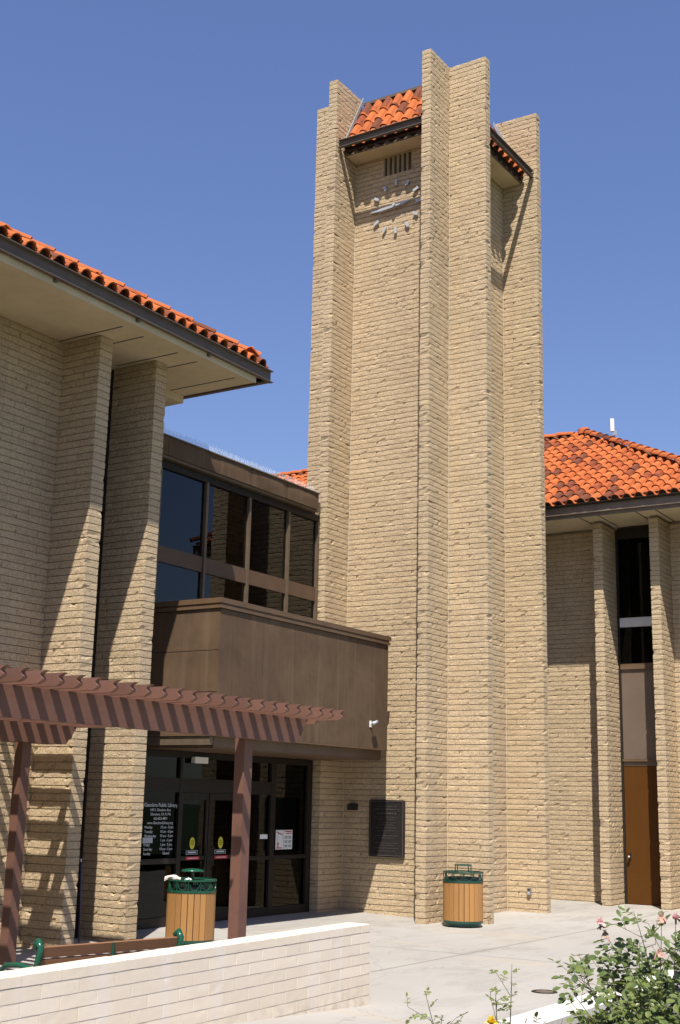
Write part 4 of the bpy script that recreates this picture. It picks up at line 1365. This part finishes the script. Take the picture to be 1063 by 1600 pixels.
# ------------------------------------------------------------------ bench behind the low wall
def bench():
    a = Vector((-7.86, 7.92, 0)); b = Vector((-7.58, 9.32, 0))
    d = (b - a).normalized(); n = Vector((-d.y, d.x, 0))       # n: the way the bench faces (away from the plaza wall)
    if n.x > 0: n = -n
    g = gz(a.x - .2, a.y) - .055
    B = thing('park_bench', 'bench with brown timber slats and glossy green iron ends behind the low wall', 'bench', (a + b) / 2 + Vector((0, 0, g)))
    L = (b - a).length
    def q(s, f, z): return a + d * s + n * f + Vector((0, 0, g + z))
    zs = [(.02, .80), (.045, .70), (.07, .60), (.095, .50)]
    for f, z in zs:
        c = q(L / 2, f, z)
        MB().obox(c, d, (n * -.25 + PZ).normalized(), (n + PZ * .25).normalized(), L / 2, .043, .014).build('back_slat', 'benchwood', B)
    for k in range(5):
        MB().obox(q(L / 2, .15 + .09 * k, .43 + .005 * k), d, n, PZ, L / 2, .038, .014).build('seat_slat', 'benchwood', B)
    for s in (-.02, L + .02):
        MB().tube([q(s, -.06, 0), q(s, .02, .30), q(s, .06, .45), q(s, .02, .70), q(s, -.02, .84), q(s, .02, .885), q(s, .055, .86), q(s, .045, .82)], [.022, .024, .026, .026, .028, .034, .03, .02], 8).build('end_frame', 'green', B, True)
        MB().tube([q(s, .06, .43), q(s, .3, .41), q(s, .52, .40), q(s, .55, .2), q(s, .60, 0)], [.022, .022, .024, .02, .024], 8).build('leg', 'green', B, True)
        MB().tube([q(s, .03, .66), q(s, .28, .68), q(s, .48, .66), q(s, .55, .60), q(s, .53, .42)], [.02, .022, .024, .02, .018], 8).build('armrest', 'green', B, True)
    s = L * .5
    MB().tube([q(s, -.02, .40), q(s, .0, .62), q(s, -.015, .84)], .012, 6).build('centre_strap', 'green', B)
bench()

# ------------------------------------------------------------------ low cream wall
def low_wall():
    Wl = thing('low_wall', 'low cream painted block wall in front of the bench', 'wall', (-7.03, 11.76, 0))
    x0, x1 = -7.30, -7.03
    h = CO
    VW = make_variants('brick', BL - .007, .2, h - .0075, 'whiteblock', .07, 8, 500, 4, 2)
    VW2 = make_variants('brick', BL / 2 - .007, .2, h - .0075, 'whiteblock', .07, 6, 540, 2, 2)
    P = []
    ya, yb = 4.0, 11.76
    ztop = .705
    i = 0
    z = ztop - h
    while z > -.15:
        L = yb - ya
        c = BL / 2 if i % 2 else BL
        cuts = [0.0]
        while c < L - .05:
            cuts.append(c); c += BL
        cuts.append(L)
        for j in range(len(cuts) - 1):
            l = cuts[j + 1] - cuts[j]
            m = yb - (cuts[j] + cuts[j + 1]) / 2
            if z + h > gz(-7.0, m) - .02:
                P.append((((x0 + x1) / 2, m, z), l, False, x1 - x0))
        z -= h; i += 1
    # joints: blocks above, mortar core just behind their faces
    lay(Wl, P, 300, VL=VW, VS=VW2, mat='whiteblock', stuff='blockwork')
    MB().box(x0 + .005, x1 - .005, ya, yb - .005, -.15, ztop - .003).build('mortar_core', 'capwhite', Wl)
    # cap units
    yy = yb + .004
    first = True
    while yy > ya:
        l = BL * (.5 if first else 1)
        v, f = block_variant(l - .004, x1 - x0 + .004, .072, int(yy * 100), .07, 5, 2)
        me = bpy.data.meshes.new('cap_block')
        me.from_pydata(v.tolist(), [], f); me.materials.append(M['whiteblock'])
        a = me.attributes.new('tint', 'FLOAT', 'POINT'); a.data.foreach_set('value', [random.uniform(.0, .45)] * len(v))
        put('cap_block', me, Wl, Matrix.Translation(((x0 + x1) / 2, yy - l / 2, ztop)) @ Matrix.Rotation(math.pi / 2, 4, 'Z'))
        yy -= l; first = False
    Wl.rotation_euler.z = math.radians(2.6)      # the wall is not quite square to the buildings
low_wall()

# ------------------------------------------------------------------ planter in the right foreground
def planter():
    P = thing('planter_wall', 'grey block planter wall with white coping under the rose bush', 'planter', (-3.2, 8, 0))
    x0, x1 = -3.34, -3.09; zt = .80
    h = .19
    VG = make_variants('brick', .392, .2, h - .01, 'greyblock', .3, 6, 600, 4, 2)
    VG2 = make_variants('brick', .195, .2, h - .01, 'greyblock', .3, 4, 620, 2, 2)
    pl = []
    for i in range(4):
        z = zt - .06 - h * (i + 1)
        y = 3.0 + (.2 if i % 2 else 0)
        while y < 15:
            pl.append((((x0 + x1) / 2, y + .2, z), .4, False, x1 - x0 - .03)); y += .4
    lay(P, pl, 150, VL=VG, VS=VG2, L0=.4, stuff='blockwork', mat='greyblock')
    MB().box(x0 + .025, x1 - .025, 3.0, 15.2, -.1, zt - .062).build('mortar_core', 'mortar', P)
    y = 3.0
    while y < 15.2:
        MB().box(x0, x1, y + .002, y + .608, zt - .058, zt).build('coping', 'capwhite', P)
        y += .61
    xs = np.linspace(-3.1, 3, 16); ys = np.linspace(2.5, 15, 26)
    vs = [(x, y, .56 + random.uniform(-.025, .025)) for y in ys for x in xs]
    n = 16
    fs = [(j * n + i, j * n + i + 1, (j + 1) * n + i + 1, (j + 1) * n + i) for j in range(25) for i in range(15)]
    o = MB().add(vs, fs).build('soil', 'soil'); o['kind'] = 'structure'
planter()

# ------------------------------------------------------------------ roses
def leaf_mesh(w, name, mat):
    pts = [(0, 0, 0), (.30, .34, .05), (.62, .40, .03), (.86, .22, -.01), (1, 0, -.06), (.86, -.22, -.01), (.62, -.40, .03), (.30, -.34, .05), (.35, 0, -.03), (.7, 0, -.05)]
    vs = [(x, y * w, z + .10 * abs(y)) for x, y, z in pts]
    fs = [(0, 8, 1), (8, 9, 2, 1), (9, 3, 2), (9, 4, 3), (0, 7, 8), (7, 6, 9, 8), (6, 5, 9), (5, 4, 9)]
    me = bpy.data.meshes.new(name); me.from_pydata(vs, [], fs); me.materials.append(M[mat])
    me.polygons.foreach_set('use_smooth', [True] * len(fs)); me.update()
    return np.array(vs), fs, me

def rose(name, label, cat, base, tips, leafsize, mat, dens, n_single, flowers=(), seed=1, group=None, r0=.012):
    R = random.Random(seed)
    T = thing(name, label, cat, base, group)
    libs = [leaf_mesh(w, 'leaf', mat) for w in (.75, .85, .95)]
    mats = []
    stems = MB()
    def leafset(p, d, size):
        side = d.cross(Vector((R.uniform(-1, 1), R.uniform(-1, 1), R.uniform(-.2, 1)))).normalized()
        out = (side * .9 + d * .5 + Vector((0, 0, R.uniform(-.15, .35)))).normalized()
        pl = size * R.uniform(1.6, 2.2)
        e = p + out * pl + Vector((0, 0, -.15 * pl))
        stems.tube([p, p.lerp(e, .5) + Vector((0, 0, .05 * pl)), e], [.0016, .0013, .001], 3, False)
        nrm = Vector((R.uniform(-.45, .45) + .1, R.uniform(-.45, .45) - .25, 1)).normalized()
        lat = out.cross(nrm).normalized()
        for (t, s_, k) in ((1, 0, 1.1), (.72, 1, .95), (.72, -1, .95), (.38, 1, .75), (.38, -1, .75)):
            if R.random() < .08: continue
            o = p.lerp(e, t)
            dr = (out * (1 if s_ == 0 else .45) + lat * s_ * .9 + Vector((0, 0, R.uniform(-.35, .12)))).normalized()
            nn = (nrm + Vector((R.uniform(-.4, .4), R.uniform(-.4, .4), 0))).normalized()
            v = nn.cross(dr).normalized(); w = dr.cross(v)
            L = size * k * R.uniform(.8, 1.2)
            mats.append(frame(o, dr * L, v * L, w * L))
    bv = Vector(base)
    for tip in tips:
        tp = Vector(tip)
        st = bv + Vector((R.uniform(-.12, .12), R.uniform(-.12, .12), 0))
        mid = st.lerp(tp, .5) + Vector((R.uniform(-.06, .06), R.uniform(-.06, .06), R.uniform(.02, .12)))
        pts = []
        for k in range(9):
            t = k / 8
            pts.append(st * (1 - t) ** 2 + mid * 2 * t * (1 - t) + tp * t * t)
        stems.tube(pts, [r0 * (1 - .75 * k / 8) * .45 for k in range(9)], 5)
        L = (tp - st).length
        n = max(3, int(L * dens))
        for k in range(n):
            t = .28 + .72 * (k + R.random() * .6) / n
            if t > 1: t = 1
            f = t * 8; i = min(7, int(f))
            p = pts[i].lerp(pts[i + 1], f - i)
            d = (pts[i + 1] - pts[i]).normalized()
            leafset(p, d, leafsize * (1.1 - .45 * t ** 2) * R.uniform(.75, 1.2))
            if R.random() < .45 and t < .85:      # short lateral
                q = p + Vector((R.uniform(-.12, .12), R.uniform(-.12, .12), R.uniform(.02, .14)))
                stems.tube([p, q], [.002, .0012], 3, False)
                leafset(q, (q - p).normalized(), leafsize * .85)
                leafset(p.lerp(q, .6), (q - p).normalized(), leafsize * .85)
    order = sorted(range(len(mats)), key=lambda i: (0 if (0 < pix(mats[i].translation)[0] < 1063 and pix(mats[i].translation)[1] < 1600) else 1, pix(mats[i].translation)[2]))
    single = set(order[:n_single])
    vs = []; fs = []; off = 0
    for i, m in enumerate(mats):
        v, f, me = libs[R.randrange(3)]
        if i in single: put('leaf', me, T, m)
        else:
            A = np.array(m); vs.append(v @ A[:3, :3].T + A[:3, 3]); fs += [tuple(k + off for k in q) for q in f]; off += len(v)
    if vs:
        me = bpy.data.meshes.new('foliage'); me.from_pydata(np.concatenate(vs).tolist(), [], fs); me.materials.append(M[mat])
        me.polygons.foreach_set('use_smooth', [True] * len(fs)); me.update()
        o = put('foliage', me, T); o['kind'] = 'stuff'
    for (p, sz, pm, droop) in flowers:
        fl = MB()
        c = Vector(p)
        for k in range(14):                      # cupped petals, inner ones upright, outer ones open or drooping
            a = k * 2.4; o_ = k / 13
            dr = Vector((math.cos(a), math.sin(a), 0)); tq = Vector((-dr.y, dr.x, 0))
            r1 = sz * (.10 + .30 * o_); r2 = sz * (.14 + .55 * o_)
            h1 = sz * (.55 - .25 * o_) ; h2 = sz * (.95 - .75 * o_) - droop * o_ * R.uniform(.4, 1.3)
            w1 = sz * (.20 + .16 * o_); w2 = w1 * R.uniform(.5, .8)
            b0 = c + dr * sz * .04; b1 = c + dr * r1 + Vector((0, 0, h1)); b2 = c + dr * r2 + Vector((0, 0, h2))
            fl.add([b0 - tq * w1 * .2, b0 + tq * w1 * .2, b1 + tq * w1, b1 + dr * w1 * .25, b1 - tq * w1, b2 + tq * w2, b2 + dr * w1 * .2, b2 - tq * w2], [(0, 1, 2, 3), (0, 3, 4), (3, 2, 5, 6), (4, 3, 6, 7)])
        stems.tube([c - Vector((0, 0, sz * .5)), c], [.004, .006], 5)
        fl.build('flower', pm, T, True)
    stems.build('stem', 'stem', T, True)
    return T

def ray_pt(u, v, d):
    q = (rt * (u - 531.5) - up * (v - 800) + fwd * FPX).normalized()
    return EYE + q * d
base = (-2.42, 7.02, .55)
R0 = random.Random(11)
tips = [ray_pt(u, v, d) for u, v, d in ((990, 1424, 7.0), (942, 1452, 7.1), (1034, 1440, 7.2), (1056, 1442, 6.9), (1046, 1492, 6.8), (905, 1492, 7.1), (888, 1520, 7.2), (930, 1498, 7.4), (960, 1468, 7.3), (1085, 1450, 7.2), (1110, 1490, 7.0),
                                        (895, 1552, 6.9), (950, 1530, 6.8), (1010, 1500, 7.5), (1020, 1545, 6.6), (975, 1560, 6.7), (1075, 1540, 6.8), (1130, 1540, 7.1), (1000, 1590, 6.6), (925, 1585, 6.9), (1060, 1600, 6.6), (1100, 1620, 6.8), (1000, 1470, 7.2))]
fl = [(ray_pt(938, 1446, 7.08), .045, 'petal', .01), (ray_pt(1034, 1438, 7.15), .042, 'petal_dry', .03), (ray_pt(1056, 1438, 6.88), .04, 'petal', .0), (ray_pt(1031, 1494, 6.75), .042, 'petal_dry', .025), (ray_pt(946, 1461, 7.1), .03, 'petal_dry', .03)]
rose('rose_bush', 'leafy green rose bush with fading pink blooms at the lower right', 'rose bush', base, tips, .058, 'leaf', 12, 300, fl, 5)
rose('rose_shoot', 'thin upright rose shoot with young leaves left of the big rose bush', 'rose shoot', tuple(ray_pt(806, 1790, 6.3)), [ray_pt(800, 1506, 6.3), ray_pt(775, 1540, 6.2), ray_pt(880, 1592, 6.5)], .031, 'leaf_young', 13, 120, (), 21, 'young rose shoots')
rose('rose_shoot', 'short arching rose shoot with young leaves, leftmost in the bed', 'rose shoot', tuple(ray_pt(712, 1790, 6.3)), [ray_pt(664, 1548, 6.2), ray_pt(690, 1585, 6.3)], .028, 'leaf_young', 14, 90, (), 22, 'young rose shoots')
rose('yellow_flower', 'small yellow flower at the bottom edge between the rose shoots', 'flower', tuple(ray_pt(770, 1790, 6.2)), [ray_pt(768, 1606, 6.2), ray_pt(745, 1615, 6.2)], .03, 'leaf_young', 10, 40, [(ray_pt(768, 1602, 6.2), .045, 'petal_yellow', 0.0)], 23)
